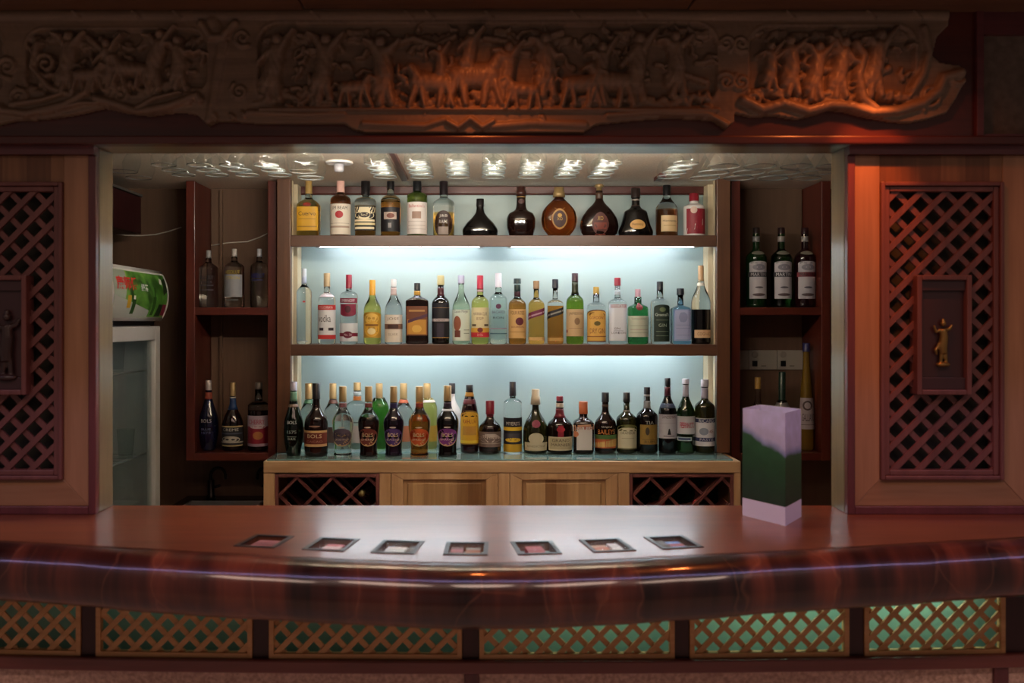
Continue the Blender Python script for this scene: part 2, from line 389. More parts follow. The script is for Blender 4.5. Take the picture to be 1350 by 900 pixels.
# top rail
add(np.abs(GY-22), 7, 0.012, 0.012)
for c in (100, 178, 232, 412, 535, 562, 640, 752, 840, 1034, 1140, 1200): seg((c, 17), (c+10, 27), 2, 2, 0.02, 0.006)
rnd = random.Random(11)
def person(x, y, h, lean=0.0, a1=40, a2=-40, b=0.006, k=0.032, flip=1):
    s = h/60.0*1.0
    hip = (x, y-27*s); sh = (x+lean*s, y-46*s); head = (x+lean*1.3*s, y-56*s)
    seg((hip[0]-5*s, y), hip, 4.6*s, 6.5*s, b, k*0.8); seg((hip[0]+6*s*flip, y-1), hip, 4.4*s, 6.5*s, b, k*0.8)
    seg(hip, sh, 9*s, 9*s, b, k); seg((hip[0]-8*s*flip, hip[1]+16*s), (sh[0]-2*s*flip, sh[1]+6*s), 6*s, 5*s, b, k*0.75)
    seg((hip[0]-3*s, hip[1]+10*s), hip, 11*s, 8*s, b, k*0.92)
    seg(head, (head[0]+0.1, head[1]-1), 6.2*s, 6*s, b, k*1.1)
    for a, sg in ((a1, 1), (a2, -1)):
        e = (sh[0]+sg*9*s, sh[1]-13*s*math.sin(math.radians(a))); w_ = (e[0]+sg*7*s, e[1]-9*s*math.sin(math.radians(a+sg*30)))
        seg((sh[0]+sg*3*s, sh[1]), e, 5.2*s, 4.6*s, b, k*0.95); seg(e, w_, 4.4*s, 3.0*s, b, k*0.95)
def beast(x, y, h, f=1, b=0.006, k=0.034):
    s = h/40.0
    seg((x-14*s*f, y-24*s), (x+14*s*f, y-26*s), 10.5*s, 11.5*s, b, k)
    seg((x+14*s*f, y-28*s), (x+22*s*f, y-40*s), 7.5*s, 6.5*s, b, k); seg((x+22*s*f, y-41*s), (x+30*s*f, y-37*s), 4.6*s, 3*s, b, k)
    for dx, e in ((-17, -22), (-10, -7), (11, 8), (17, 24)):
        seg((x+dx*s*f, y-20*s), (x+(dx+e)/2*s*f, y-10*s), 5.6*s, 4*s, b, k*0.9); seg((x+(dx+e)/2*s*f, y-10*s), (x+e*s*f, y), 3.8*s, 3.2*s, b, k*0.9)
    poly([(x-20*s*f, y-27*s), (x-28*s*f, y-32*s), (x-32*s*f, y-24*s)], 2.6*s, b, k*0.7, 0.6)
def cloud(x, y, r, b=0.004, k=0.016):
    for i in range(5): seg((x+rnd.uniform(-r, r), y+rnd.uniform(-r*0.4, r*0.4)), (x+rnd.uniform(-r, r), y+rnd.uniform(-r*0.4, r*0.4)), r*0.42, r*0.3, b, k)
for x in list(range(350, 945, 26)): cloud(x, rnd.uniform(126, 140), 14)
for x in range(358, 940, 38): cloud(x+rnd.uniform(-8, 8), rnd.uniform(42, 60), 13, 0.003, 0.012)
for x in range(46, 270, 30): cloud(x, rnd.uniform(48, 62), 12, 0.003, 0.012); cloud(x, rnd.uniform(112, 124), 13)
for x in range(996, 1200, 28): cloud(x, rnd.uniform(44, 58), 12, 0.003, 0.012); cloud(x, rnd.uniform(124, 138), 13)
for a in ((362, 133, 84, 3, 50, -20), (428, 133, 84, 2, 35, 60), (508, 138, 86, -3, 20, 45), (668, 134, 74, 2, 40, 30), (722, 128, 80, -2, -30, 40), (790, 134, 74, 2, 60, 20), (838, 134, 86, 2, 45, -30), (892, 126, 80, -2, 20, 30)): person(*a)
for x, y, h, f in ((570, 142, 50, -1), (625, 140, 62, 1), (690, 146, 40, -1), (765, 140, 44, 1), (468, 140, 36, 1), (806, 140, 50, -1)): beast(x, y, h, f)
person(618, 104, 62, 3, 40, -20, b=0.012); person(583, 112, 48, -3, 60, 20, b=0.01)
poly([(880, 66), (900, 100), (930, 110)], 5, 0.006, 0.02); poly([(520, 60), (545, 52), (575, 62), (600, 50)], 5, 0.005, 0.02); poly([(640, 52), (690, 60), (740, 44)], 5, 0.005, 0.018)
# foliage, rocks and banners filling the ground between the figures
for x0_, x1_, y0_, y1_, m_ in ((346, 940, 40, 138, 120), (44, 270, 48, 122, 46), (992, 1198, 44, 136, 46)):
    for i in range(m_):
        x, y = rnd.uniform(x0_, x1_), rnd.uniform(y0_, y1_); a = rnd.uniform(0, 6.28); L_ = rnd.uniform(8, 20)
        poly([(x, y), (x+L_*.5*math.cos(a), y+L_*.5*math.sin(a)), (x+L_*math.cos(a+.5), y+L_*math.sin(a+.5))], rnd.uniform(3, 6), 0.003, rnd.uniform(0.010, 0.024), 0.5)
# left cartouche
for a in ((92, 124, 78, 2, 30, 50), (150, 122, 66, -4, 60, -30), (205, 120, 76, 6, 50, 40), (240, 118, 66, -2, -20, 30)): person(*a)
beast(120, 122, 34, 1); beast(176, 118, 40, -1); spiral(64, 86, 17, 1.6, 1, 1.0, 4); poly([(120, 52), (150, 80), (120, 110)], 5, 0.005, 0.022); poly([(54, 60), (46, 90), (70, 118), (100, 128)], 5, 0.006, 0.024)
# right cartouche
for a in ((1042, 126, 74, -2, 20, -10), (1072, 132, 72, 3, 30, 50), (1104, 130, 76, 4, -40, 60), (1150, 128, 84, 4, 40, 30), (1014, 120, 60, 0, 40, 10)): person(*a)
poly([(1092, 58), (1098, 44), (1106, 58), (1098, 70), (1110, 78)], 6, 0.006, 0.026); poly([(1125, 60), (1135, 76), (1128, 100), (1134, 132), (1150, 145)], 7, 0.006, 0.030)
poly([(978, 134), (1002, 146), (1030, 138), (1062, 148), (1092, 140), (1120, 142), (1146, 150), (1180, 148), (1212, 138), (1232, 122), (1240, 104), (1262, 98)], 7, 0.014, 0.022)
spiral(992, 134, 11, 1.4, 1, 2.0, 3.5); spiral(1222, 128, 16, 1.5, -1, 2.6, 4); spiral(1258, 102, 12, 1.3, 1, 0.5, 4.5)
poly([(1214, 40), (1220, 70), (1212, 100), (1200, 120)], 6, 0.014, 0.018)
# scrolls, stems and leaves between and beneath the cartouches
poly([(-40, 120), (0, 146), (40, 152), (90, 140), (118, 124), (124, 108), (112, 102)], 6.5, 0.014, 0.020, 0.7); poly([(20, 140), (60, 134), (86, 126)], 5, 0.014, 0.018, 0.6); poly([(60, 150), (110, 138), (134, 138)], 5, 0.014, 0.018, 0.6)
poly([(130, 132), (160, 140), (185, 150), (225, 142), (262, 128), (266, 134)], 6, 0.014, 0.020); poly([(176, 150), (206, 132), (240, 124)], 5, 0.014, 0.018, 0.6)
spiral(28, 130, 13, 1.5, -1, 0.4, 4); spiral(162, 128, 14, 1.4, 1, 2.4, 4.5); spiral(250, 134, 10, 1.3, -1, 0, 4)
for c in (-20, 14): spiral(c, 90, 15, 1.5, 1, c, 4)
poly([(282, 30), (296, 60), (290, 92), (284, 130), (278, 160)], 10, 0.012, 0.014, 0.6); poly([(268, 34), (280, 52), (296, 52), (312, 34)], 6, 0.014, 0.02)
spiral(322, 52, 12, 1.4, 1, 1, 3.5); spiral(318, 122, 12, 1.4, -1, 4, 3.5)
for c in (955, 975): spiral(c, 60, 11, 1.5, 1 if c > 960 else -1, 1, 3.5); spiral(c, 110, 12, 1.5, -1 if c > 960 else 1, 4, 4)
poly([(330, 150), (400, 153), (455, 152)], 4, 0.015, 0.012); poly([(480, 165), (560, 168), (585, 160)], 4, 0.015, 0.012)
poly([(590, 162), (604, 170), (620, 158), (636, 170), (650, 162)], 4, 0.016, 0.018); poly([(650, 168), (700, 164), (770, 166)], 5, 0.015, 0.012)
poly([(345, 146), (945, 147)], 2.5, 0.016, 0.014); poly([(800, 154), (860, 150), (930, 152), (956, 166)], 4, 0.015, 0.014)
for i in range(46):
    x, y = rnd.uniform(-50, 1240), rnd.uniform(120, 160)
    if y < 143 and (340 < x < 945 or 985 < x < 1205 or 36 < x < 276): continue
    a = rnd.uniform(0, 6.28); seg((x, y), (x+9*math.cos(a), y+5*math.sin(a)), 4.5, 2, 0.014, 0.012)
fold = np.sin(GX*0.62+2.2*np.sin(GY*0.11)+1.7*np.sin(GX*0.07))*np.sin(GY*0.21+1.3*np.sin(GX*0.13))
H = H + np.where((H > 0.012) & inbox, 0.0016, 0.0004)*fold
lim = np.interp(GX, [p[0] for p in bot], [p[1] for p in bot]); rl = np.interp(GY, [p[0] for p in rgt], [p[1] for p in rgt])
H = np.where((GY > lim) | (GX > rl), -0.012, H)
fr = empty('carved_frieze', (0, 2.70, EYE+0.537), 'long dark wooden frieze carved with figures and beasts above the bar opening', 'carving')
D0 = 2.716
for (a, b_), nm in zip(((-60, 312), (312, 966.5), (966.5, 1275)), ('carved_panel',)*3):
    i0, i1 = np.searchsorted(gx, a), min(np.searchsorted(gx, b_)+1, len(gx))
    hh = H[:, i0:i1]; xs = gx[i0:i1]; R_, C_ = hh.shape
    d = D0 - hh
    vx = (np.broadcast_to(xs, hh.shape)-VX)*D0/F; vz = EYE-(np.broadcast_to(gy[:, None], hh.shape)-VY)*D0/F
    co = np.stack([vx, d-2.70, vz-(EYE+0.537)], -1).reshape(-1, 3)
    idx = np.arange(R_*C_).reshape(R_, C_)
    q4 = np.stack([idx[1:, :-1], idx[1:, 1:], idx[:-1, 1:], idx[:-1, :-1]], -1).reshape(-1, 4)
    keep = (hh.reshape(-1)[q4] > -0.011).any(1)
    me = bpy.data.meshes.new(nm); me.from_pydata(co.tolist(), [], q4[keep].tolist()); me.update()
    me.materials.append(W_carve); me.shade_smooth()
    bm = bmesh.new(); bm.from_mesh(me); bmesh.ops.delete(bm, geom=[v for v in bm.verts if not v.link_faces], context='VERTS'); bm.to_mesh(me); bm.free()
    o = bpy.data.objects.new(nm, me); COL.objects.link(o); o.parent = fr
# ------------------------------------------------------------------ the bar counter
ZB = EYE-0.564
def edge(x): return 2.19 + 0.22*(math.sqrt(x*x+0.0625)-0.25)
def slope(x): return 0.22*x/math.sqrt(x*x+0.0625)
def base(x): return 2.53 + 0.022*x*x
bar = empty('bar_counter', (0, 2.6, 0), 'long bar counter with polished log edge and lattice front', 'bar counter')
xs = [-2.5 + 5.0*i/80 for i in range(81)]
b = MB(); bm = b.bm
rows = []
for x in xs: rows.append([bm.verts.new((x, y, z)) for y, z in ((edge(x), ZB), (2.87, ZB), (2.87, ZB-0.06), (edge(x), ZB-0.06))])
for a, c in zip(rows, rows[1:]):
    for i in range(4): bm.faces.new((a[i], a[(i+1) % 4], c[(i+1) % 4], c[i]))
bm.faces.new(rows[0]); bm.faces.new(rows[-1][::-1])
top = b.build('counter_top', W_counter, bar)
# recessed display windows cut in the top
inl = []
for px in (349, 437, 525, 615, 706, 800, 887):
    d = 2.33
    for _ in range(4):
        x = X(px, d); d = edge(x)+0.133
    inl.append((x, d, math.atan(slope(x))))
cut = MB()
for x, d, a in inl: cut.box(x-0.046, x+0.046, d-0.058, d+0.058, ZB-0.024, ZB+0.02, rot=Matrix.Rotation(a, 3, 'Z'))
co = cut.build('cutter', M_dark, bar)
md = top.modifiers.new('bool', 'BOOLEAN'); md.object = co; md.operation = 'DIFFERENCE'; md.solver = 'EXACT'
dg = bpy.context.evaluated_depsgraph_get()
me = bpy.data.meshes.new_from_object(top.evaluated_get(dg)); top.modifiers.clear(); top.data = me
bpy.data.objects.remove(co)
M_inlay = P('grey metal inlay frame', '#3f3a38', 0.4, 0.5); M_tray = P('pale felt tray', '#8e938c', 0.9)
pane = thin_glass('display pane', (0.95, 0.98, 0.97), 0.2, 1.02)
for x, d, a in inl:
    R3 = Matrix.Rotation(a, 3, 'Z'); pv = Vector((x, d, ZB))
    b = MB()
    for bx in ((x-0.054, x-0.043, d-0.066, d+0.066), (x+0.043, x+0.054, d-0.066, d+0.066), (x-0.043, x+0.043, d-0.066, d-0.055), (x-0.043, x+0.043, d+0.055, d+0.066)):
        b.box(*bx, ZB-0.001, ZB+0.0022, rot=R3, piv=pv)
    fo = b.build('display_frame', M_inlay, bar)
    b = MB(); b.box(x-0.0425, x+0.0425, d-0.0545, d+0.0545, ZB-0.001, ZB+0.001, rot=R3, piv=pv); b.build('display_pane', pane, fo)
    b = MB(); b.box(x-0.045, x+0.045, d-0.057, d+0.057, ZB-0.0235, ZB-0.022, rot=R3, piv=pv); b.build('display_tray', M_tray, fo)
# small packets lying in the windows
def packet(i, ox, oy, w, l, h, cols, lab, nm='packet', rz=0.0):
    x, d, a = inl[i]; R3 = Matrix.Rotation(a, 3, 'Z'); p = Vector((x, d, 0)) + R3 @ Vector((ox, oy, 0)); z = ZB-0.022; h *= 0.7
    R4 = Matrix.Rotation(a+rz, 3, 'Z'); b = MB(); pv = Vector((p.x, p.y, z))
    b.box(p.x-w/2, p.x+w/2, p.y-l/2, p.y+l/2, z, z+h, 0, R4, pv)
    b.box(p.x-w/2-0.0003, p.x+w/2+0.0003, p.y-l*0.12, p.y+l*0.2, z+0.001, z+h+0.0005, 1, R4, pv)
    tag(b.build(nm, [paper(c) for c in cols], None, origin=(p.x, p.y, z)), lab, 'packet', 'small packets in the counter windows')
packet(0, 0, 0, 0.06, 0.08, 0.022, ('#a05a60', '#8a4a50'), 'dull red packet in the leftmost counter window')
packet(1, 0.004, -0.008, 0.045, 0.075, 0.022, ('#c86a70', '#e0c8c4'), 'pink packet in the second counter window from the left')
packet(2, -0.008, 0, 0.05, 0.07, 0.02, ('#f2f4f2', '#d8e2e0'), 'white packet in the third counter window from the left')
packet(2, 0.031, 0, 0.014, 0.085, 0.024, ('#4a3024', '#6a4a34'), 'narrow brown packet beside the white one in its counter window')
packet(3, -0.024, 0, 0.03, 0.085, 0.022, ('#7a4a44', '#b05a60'), 'maroon packet on the left in the middle counter window')
packet(3, 0.016, 0.002, 0.036, 0.08, 0.02, ('#9a9284', '#a8603c'), 'grey and orange packet on the right in the middle counter window')
packet(4, 0.0, -0.004, 0.042, 0.085, 0.024, ('#b0303c', '#9c2833'), 'bright red packet in the third counter window from the right')
packet(5, -0.016, 0, 0.044, 0.075, 0.02, ('#c8a080', '#c07058'), 'tan packet on the left in the second window from the right')
packet(5, 0.024, 0.004, 0.026, 0.07, 0.024, ('#eef2f4', '#dfe6ea'), 'white packet on the right in the second window from the right')
packet(6, -0.026, 0.004, 0.028, 0.08, 0.024, ('#4a2c28', '#5a3830'), 'dark brown packet in the rightmost counter window')
packet(6, 0.012, 0, 0.036, 0.08, 0.02, ('#6a84c8', '#a04858'), 'blue and red packet in the rightmost counter window')
# log edge
def logmat():
    m, nt, bs = newmat('polished log'); L = nt.links
    tc = N(nt, 'ShaderNodeTexCoord'); mp = N(nt, 'ShaderNodeMapping'); mp.inputs['Scale'].default_value = (9, 1.0, 1.0); L.new(tc.outputs['Object'], mp.inputs[0])
    n1 = N(nt, 'ShaderNodeTexNoise'); n1.inputs['Scale'].default_value = 1.1; n1.inputs['Detail'].default_value = 4; n1.inputs['Distortion'].default_value = 0.6; L.new(mp.outputs[0], n1.inputs['Vector'])
    r = ramp(nt, [(0.34, '#1c0c0a'), (0.5, '#3e1c16'), (0.68, '#6a3324')]); L.new(n1.outputs['Fac'], r.inputs[0])
    v = N(nt, 'ShaderNodeTexVoronoi', feature='DISTANCE_TO_EDGE'); v.inputs['Scale'].default_value = 1.6
    mp2 = N(nt, 'ShaderNodeMapping'); mp2.inputs['Scale'].default_value = (3.6, 0.7, 1.4); L.new(tc.outputs['Object'], mp2.inputs[0]); 
    nz = N(nt, 'ShaderNodeTexNoise'); nz.inputs['Scale'].default_value = 6; L.new(tc.outputs['Object'], nz.inputs['Vector'])
    ad = N(nt, 'ShaderNodeMix', data_type='VECTOR'); ad.inputs[0].default_value = 0.25; L.new(mp2.outputs[0], ad.inputs[4]); L.new(nz.outputs['Color'], ad.inputs[5]); L.new(ad.outputs[1], v.inputs['Vector'])
    r2 = ramp(nt, [(0.0, '#8a5a40'), (0.012, '#000000')]); L.new(v.outputs['Distance'], r2.inputs[0])
    mm = N(nt, 'ShaderNodeMix', data_type='RGBA', blend_type='ADD'); mm.inputs[0].default_value = 0.2; L.new(r.outputs[0], mm.inputs[6]); L.new(r2.outputs[0], mm.inputs[7])
    L.new(mm.outputs[2], bs.inputs['Base Color']); bs.inputs['Roughness'].default_value = 0.28; bs.inputs['Coat Weight'].default_value = 0.7; bs.inputs['Specular IOR Level'].default_value = 0.3; bs.inputs['Coat Roughness'].default_value = 0.06
    bp = N(nt, 'ShaderNodeBump'); bp.inputs['Strength'].default_value = 0.3; bp.inputs['Distance'].default_value = 0.006; L.new(n1.outputs['Fac'], bp.inputs['Height']); L.new(bp.outputs[0], bs.inputs['Normal'])
    return m
R = []
for i in range(241):
    x = -2.5+5.0*i/240; sl = slope(x); nrm = Vector((sl, -1, 0)).normalized(); ring = []
    g = 1+0.06*noise.noise(Vector((x*2.2, 3.1, 0)))+0.025*noise.noise(Vector((x*8, 7.7, 0)))
    for k in range(19):
        t = PI*k/18; r = 0.088*g
        dz = 0.075*math.cos(t)
        ring.append((x+nrm.x*r*math.sin(t)**0.9, edge(x)+nrm.y*r*math.sin(t)**0.9, ZB-0.075*1.0+dz*(1 if k < 9 else g) - (0 if k else 0.0005)))
    R.append(ring)
b = MB(); b.rings(R, 0, True, True); b.build('log_edge', logmat(), bar)
# lattice front
M_post = wood('red post with gap shade', '#2c1216', '#40191c', 'Z', 9, 0.5, 0.1, knots=False)  # darker than the other red wood: shade of the recessed gaps in the colour
mint = P('mint backing sheet', '#a4d6c2', 0.7)
zl0, zl1 = EYE-0.912, EYE-0.68
edges = [(-90, 107), (127, 333), (355, 609), (632, 889), (909, 1119), (1139, 1325)]
def bx_(px): 
    x = X(px, 2.54); return X(px, base(x))
for i, (a, c) in enumerate(edges):
    x0, x1 = bx_(a), bx_(c); y = base((x0+x1)/2); rot = math.atan(0.044*(x0+x1)/2); xm = (x0+x1)/2
    R3 = Matrix.Rotation(rot, 3, 'Z'); f = 0.013
    b = MB()
    lattice(b, x0+f*0.6, x1-f*0.6, zl0+f*0.6, zl1, 0.0605, 0.015, y+0.001, y+0.013, ph=[0.3, 0.35, 0.1, 0.4, 0.2, 0.55][i], ph2=[0.8, 0.85, 0.6, 0.1, 0.7, 0.05][i])
    for q in ((x0, x0+f, zl0, zl1), (x1-f, x1, zl0, zl1), (x0+f, x1-f, zl0, zl0+f), (x0+f, x1-f, zl1-f, zl1)): b.box(q[0], q[1], y-0.004, y+0.016, q[2], q[3])
    bmesh.ops.rotate(b.bm, verts=b.bm.verts, cent=(xm, y, 0), matrix=R3)
    b.build('lattice_panel', W_slat, bar, bevel=0.0008)
for a, c in ((107, 127), (333, 355), (609, 632), (889, 909), (1119, 1139), (1325, 1352)):
    x0, x1 = bx_(a), bx_(c); y = base((x0+x1)/2)
    b = MB(); b.box(x0+0.0005, x1-0.0005, y+0.0, y+0.03, zl0, EYE-0.625); b.build('post', M_post, bar, bevel=0.002)
def strip(name, mat, f0, f1, z0, z1, bev=0.002, parts=40):
    b = MB(); rr = []
    for i in range(parts+1):
        x = -2.5+5.0*i/parts; rr.append([(x, base(x)+f0, z1), (x, base(x)+f1, z1), (x, base(x)+f1, z0), (x, base(x)+f0, z0)])
    b.rings(rr); o = b.build(name, mat, bar, bevel=bev)
    for p in o.data.polygons: p.use_smooth = False
    return o
strip('rail', wood('red rail', '#5e2c2a', '#7c403a', 'X', 10, 0.4, 0.3, knots=False), -0.02, 0.03, EYE-0.948, zl0, 0.005)
strip('plinth', speckle('pinkish beige carpet', '#b08c7e', '#dcb8a8', 90, 0.95, 0.8), 0.0, 0.03, 0.0, EYE-0.949)
strip('backing_sheet', mint, 0.085, 0.09, zl0-0.02, EYE-0.625)
for px in (622, 1318):
    x = bx_(px); y = base(x); b = MB(); b.box(x-0.02, x+0.02, y-0.012, y+0.002, 0, EYE-0.948); b.build('plinth_stile', W_red, bar, bevel=0.003)
b = MB(); b.box(-2.5, 2.5, 2.84, 2.868, 0, ZB-0.06); b.build('rear_board', W_red, bar)
b = MB(); b.box(-2.5, 2.5, 2.62, 2.84, EYE-0.66, ZB-0.0605); b.build('carcass_top', W_red, bar)

# ------------------------------------------------------------------ paper bag with a landscape on the bar
def bagmat():
    m, nt, bs = newmat('printed hillside paper'); L = nt.links
    tc = N(nt, 'ShaderNodeTexCoord'); sp = N(nt, 'ShaderNodeSeparateXYZ'); L.new(tc.outputs['Object'], sp.inputs[0])
    nz = N(nt, 'ShaderNodeTexNoise'); nz.inputs['Scale'].default_value = 11; nz.inputs['Detail'].default_value = 5; L.new(tc.outputs['Object'], nz.inputs['Vector'])
    def M2(op, a, b_):
        n = N(nt, 'ShaderNodeMath', operation=op)
        for i, v in enumerate((a, b_)):
            if isinstance(v, (int, float)): n.inputs[i].default_value = v
            else: L.new(v, n.inputs[i])
        return n.outputs[0]
    n0 = M2('MULTIPLY', M2('SUBTRACT', nz.outputs['Fac'], 0.5), 0.05)
    # ridge height falls from left to right across the front face
    zz = M2('ADD', M2('ADD', sp.outputs[2], n0), M2('MULTIPLY', M2('MINIMUM', sp.outputs[0], 0.0), 0.75))
    r = ramp(nt, [(0.0, '#1c3a2c'), (0.35, '#1e4a2c'), (0.52, '#2c5c3a'), (0.56, '#8f9ac6'), (0.62, '#c2c0e0'), (0.8, '#cfcff6')])
    mr = N(nt, 'ShaderNodeMapRange'); mr.inputs[1].default_value = 0.045; mr.inputs[2].default_value = 0.315; L.new(zz, mr.inputs[0]); L.new(mr.outputs[0], r.inputs[0])
    nz2 = N(nt, 'ShaderNodeTexNoise'); nz2.inputs['Scale'].default_value = 30; L.new(tc.outputs['Object'], nz2.inputs['Vector'])
    r3 = ramp(nt, [(0.35, '#a0a8a0'), (0.7, '#ffffff')]); L.new(nz2.outputs['Fac'], r3.inputs[0])
    mu = N(nt, 'ShaderNodeMix', data_type='RGBA', blend_type='MULTIPLY'); mu.inputs[0].default_value = 0.25; L.new(r.outputs[0], mu.inputs[6]); L.new(r3.outputs[0], mu.inputs[7])
    gt = M2('GREATER_THAN', sp.outputs[2], 0.052)
    mx = N(nt, 'ShaderNodeMix', data_type='RGBA'); L.new(gt, mx.inputs[0]); mx.inputs[6].default_value = lin('#dcd8f4'); L.new(mu.outputs[2], mx.inputs[7])
    L.new(mx.outputs[2], bs.inputs['Base Color']); bs.inputs['Roughness'].default_value = 0.45; return m
A = Vector((0.845, 2.58, ZB)); Bq = Vector((0.767, 2.725, ZB)); Cq = Vector((0.932, 2.705, ZB)); Dq = Bq+Cq-A
b = MB(); hh = 0.312
def ringp(s, z): 
    c = (A+Dq)/2; return [(c + (p-c)*s) + Vector((0, 0, z)) for p in (A, Bq, Dq, Cq)]
b.rings([ringp(0.97, 0.002), ringp(1, 0), ringp(1, hh*0.5), ringp(0.985, hh), ringp(0.97, hh), ringp(0.965, 0.004)], 0, False, True)
b.bm.faces.new([b.bm.verts.new(p) for p in ringp(0.97, 0.003)])
o = b.build('paper_bag', bagmat(), None, origin=(A.x, A.y, ZB))
for p in o.data.polygons: p.use_smooth = False
tag(o, 'open topped paper bag printed with green hills, standing on the bar', 'paper bag')

# ------------------------------------------------------------------ liquor shelf and its back bar cabinet
DS = 4.04; ZC = EYE-0.567
def SX(px): return X(px, DS)
ls = empty('liquor_shelf', (0.1, 4.15, ZC), 'brown wooden liquor shelf with pale green lit back, behind the bar', 'shelf')
zt = CZ-0.002
for a, c in ((365, 383), (945, 963)):
    b = MB(); b.box(SX(a), SX(c), DS, 4.075, ZC, zt); b.build('upright', W_shelfZ, ls, bevel=0.003)
for s_, x0, x1 in ((0, SX(365), SX(383)), (1, SX(945), SX(963))):
    b = MB()
    b.box(x0+0.01*(1-s_), x1-0.01*s_, 4.0755, 4.105, ZC, zt); b.box(x0+0.01*(1-s_), x1-0.01*s_, 4.20, 4.288, ZC, zt)
    b.build('side_slat', W_cream, ls, bevel=0.002)
for xx in (SX(365)+0.001, SX(963)-0.010):
    b = MB(); b.box(xx, xx+0.009, 4.076, 4.288, ZC, zt); b.build('side_board', W_shelfZ, ls)
xi0, xi1 = SX(383)+0.0005, SX(945)-0.0005
def back_mat():
    m, nt, bs = newmat('frosted pale green glass sheet'); L = nt.links
    tc = N(nt, 'ShaderNodeTexCoord'); n = N(nt, 'ShaderNodeTexNoise'); n.inputs['Scale'].default_value = 1.4; L.new(tc.outputs['Object'], n.inputs['Vector'])
    r = ramp(nt, [(0.3, '#93a5a3'), (0.7, '#a2b2b0')]); L.new(n.outputs['Fac'], r.inputs[0]); L.new(r.outputs[0], bs.inputs['Base Color'])
    bs.inputs['Roughness'].default_value = 0.35; return m
b = MB(); b.box(SX(365)+0.01, SX(963)-0.01, 4.29, 4.30, ZC, zt-0.03); b.build('back_panel', back_mat(), ls)
b = MB(); b.box(xi0, xi1, 4.272, 4.289, 2.055, zt); b.box(xi0, xi1, 4.268, 4.289, 2.05, 2.054); b.build('top_rail', W_mahog, ls, bevel=0.002)
ZT, ZM = 1.844, 1.372
for nm, z in (('shelf_board', ZT), ('shelf_board', ZM)):
    b = MB(); b.box(xi0-0.0, xi1+0.0, DS+0.0, DS+0.02, z-0.049, z); b.box(xi0, xi1, DS+0.02, 4.268, z-0.024, z); b.build(nm, W_shelf, ls, bevel=0.002)
tube_m = emit('white fluorescent tube', '#eaf6ff', TUBE_E)
for i, (x0, x1, zz, w) in enumerate(((-0.72, 0.02, ZT, 'upper left'), (0.12, 0.96, ZT, 'upper right'), (-0.72, 0.02, ZM, 'lower left'), (0.12, 0.96, ZM, 'lower right'))):
    z = zz-0.0387; y = 4.105
    t = empty('fluorescent_tube', (x0, y, z), 'glowing white tube under the %s half of the %s lit shelf board' % (w.split()[1], 'higher' if w[0] == 'u' else 'lower'), 'light', 'tubes under the liquor shelf boards')
    b = MB(); b.tube([(x0+0.02, y, z), (x1-0.02, y, z)], 0.008, 10); b.build('tube', tube_m, t)
    for xx in (x0, x1-0.02):
        b = MB(); b.box(xx, xx+0.02, y-0.011, y+0.011, z-0.010, zz-0.0242); b.build('end_cap', M_white, t, bevel=0.002)
# glow strip lying on the top board behind the bottles
t = empty('led_strip', (-0.78, 4.255, ZT), 'thin glowing strip on the top board behind the bottles', 'light')
b = MB(); b.box(-0.78, 0.99, 4.248, 4.262, ZT+0.002, ZT+0.006); b.build('diffuser', emit('cool led strip', '#dff2ff', LED_E), t)
b = MB(); b.box(-0.78, 0.99, 4.246, 4.264, ZT, ZT+0.002); b.build('channel', M_metal, t)

DC = 3.84
def CX(px): return X(px, DC)
cb = empty('back_bar_cabinet', (0.09, 4.05, 0), 'honey pine cabinet with wine racks and two doors under the liquor shelf', 'cabinet')
x0, x1 = CX(347), CX(977)
b = MB(); b.box(x0, x1, DC, 4.288, ZC-0.055, ZC-0.006); b.build('top_board', W_cab, cb, bevel=0.004)
b = MB(); b.box(x0+0.012, x1-0.03, DC+0.012, 4.03, ZC-0.0055, ZC); b.build('glass_top', P('dark green glass top', '#6f8b88', 0.08, 0, 0.5), cb, bevel=0.001)
b = MB(); b.box(x0+0.012, x1-0.03, 4.0305, 4.288, ZC-0.0055, ZC); b.build('rear_top', P('grey green glass', '#7d9a96', 0.12), cb)
for a, c in ((347, 362), (500, 515), (657, 672), (815, 830), (968, 977)):
    b = MB(); b.box(CX(a), CX(c), DC+0.002, DC+0.04, 0.0, ZC-0.0555); b.build('stile', W_cabZ, cb, bevel=0.003)
b = MB(); b.box(x0, x0+0.02, DC+0.04, 4.288, 0, ZC-0.0555); b.box(x1-0.02, x1, DC+0.04, 4.288, 0, ZC-0.0555); b.box(x0+0.02, x1-0.02, 4.26, 4.288, 0, ZC-0.056)
b.build('carcass', W_cabZ, cb)
zr = Z(625, DC)
for a, c in ((362, 500), (830, 968)):
    xa, xc_ = CX(a)+0.0005, CX(c)-0.0005; f = 0.014; zb_ = zr-0.52
    b = MB(); b.box(xa, xa+f, DC+0.004, DC+0.03, zb_, zr); b.box(xc_-f, xc_, DC+0.004, DC+0.03, zb_, zr); b.box(xa+f, xc_-f, DC+0.004, DC+0.03, zr-f, zr); b.box(xa+f, xc_-f, DC+0.004, DC+0.03, zb_, zb_+f)
    rk = b.build('wine_rack', W_lat, cb, bevel=0.002)
    b = MB(); lattice(b, xa+f, xc_-f, zb_+f, zr-f, 0.147, 0.012, DC+0.008, DC+0.03, ph=0.17, ph2=0.83); lattice(b, xa+f, xc_-f, zb_+f, zr-f, 0.147, 0.010, DC+0.032, DC+0.25, ph=0.17, ph2=0.83); b.build('rack_slats', W_lat, rk)
    b = MB(); b.box(xa, xc_, DC+0.255, DC+0.265, zb_, zr); b.build('rack_back', M_dark, rk)
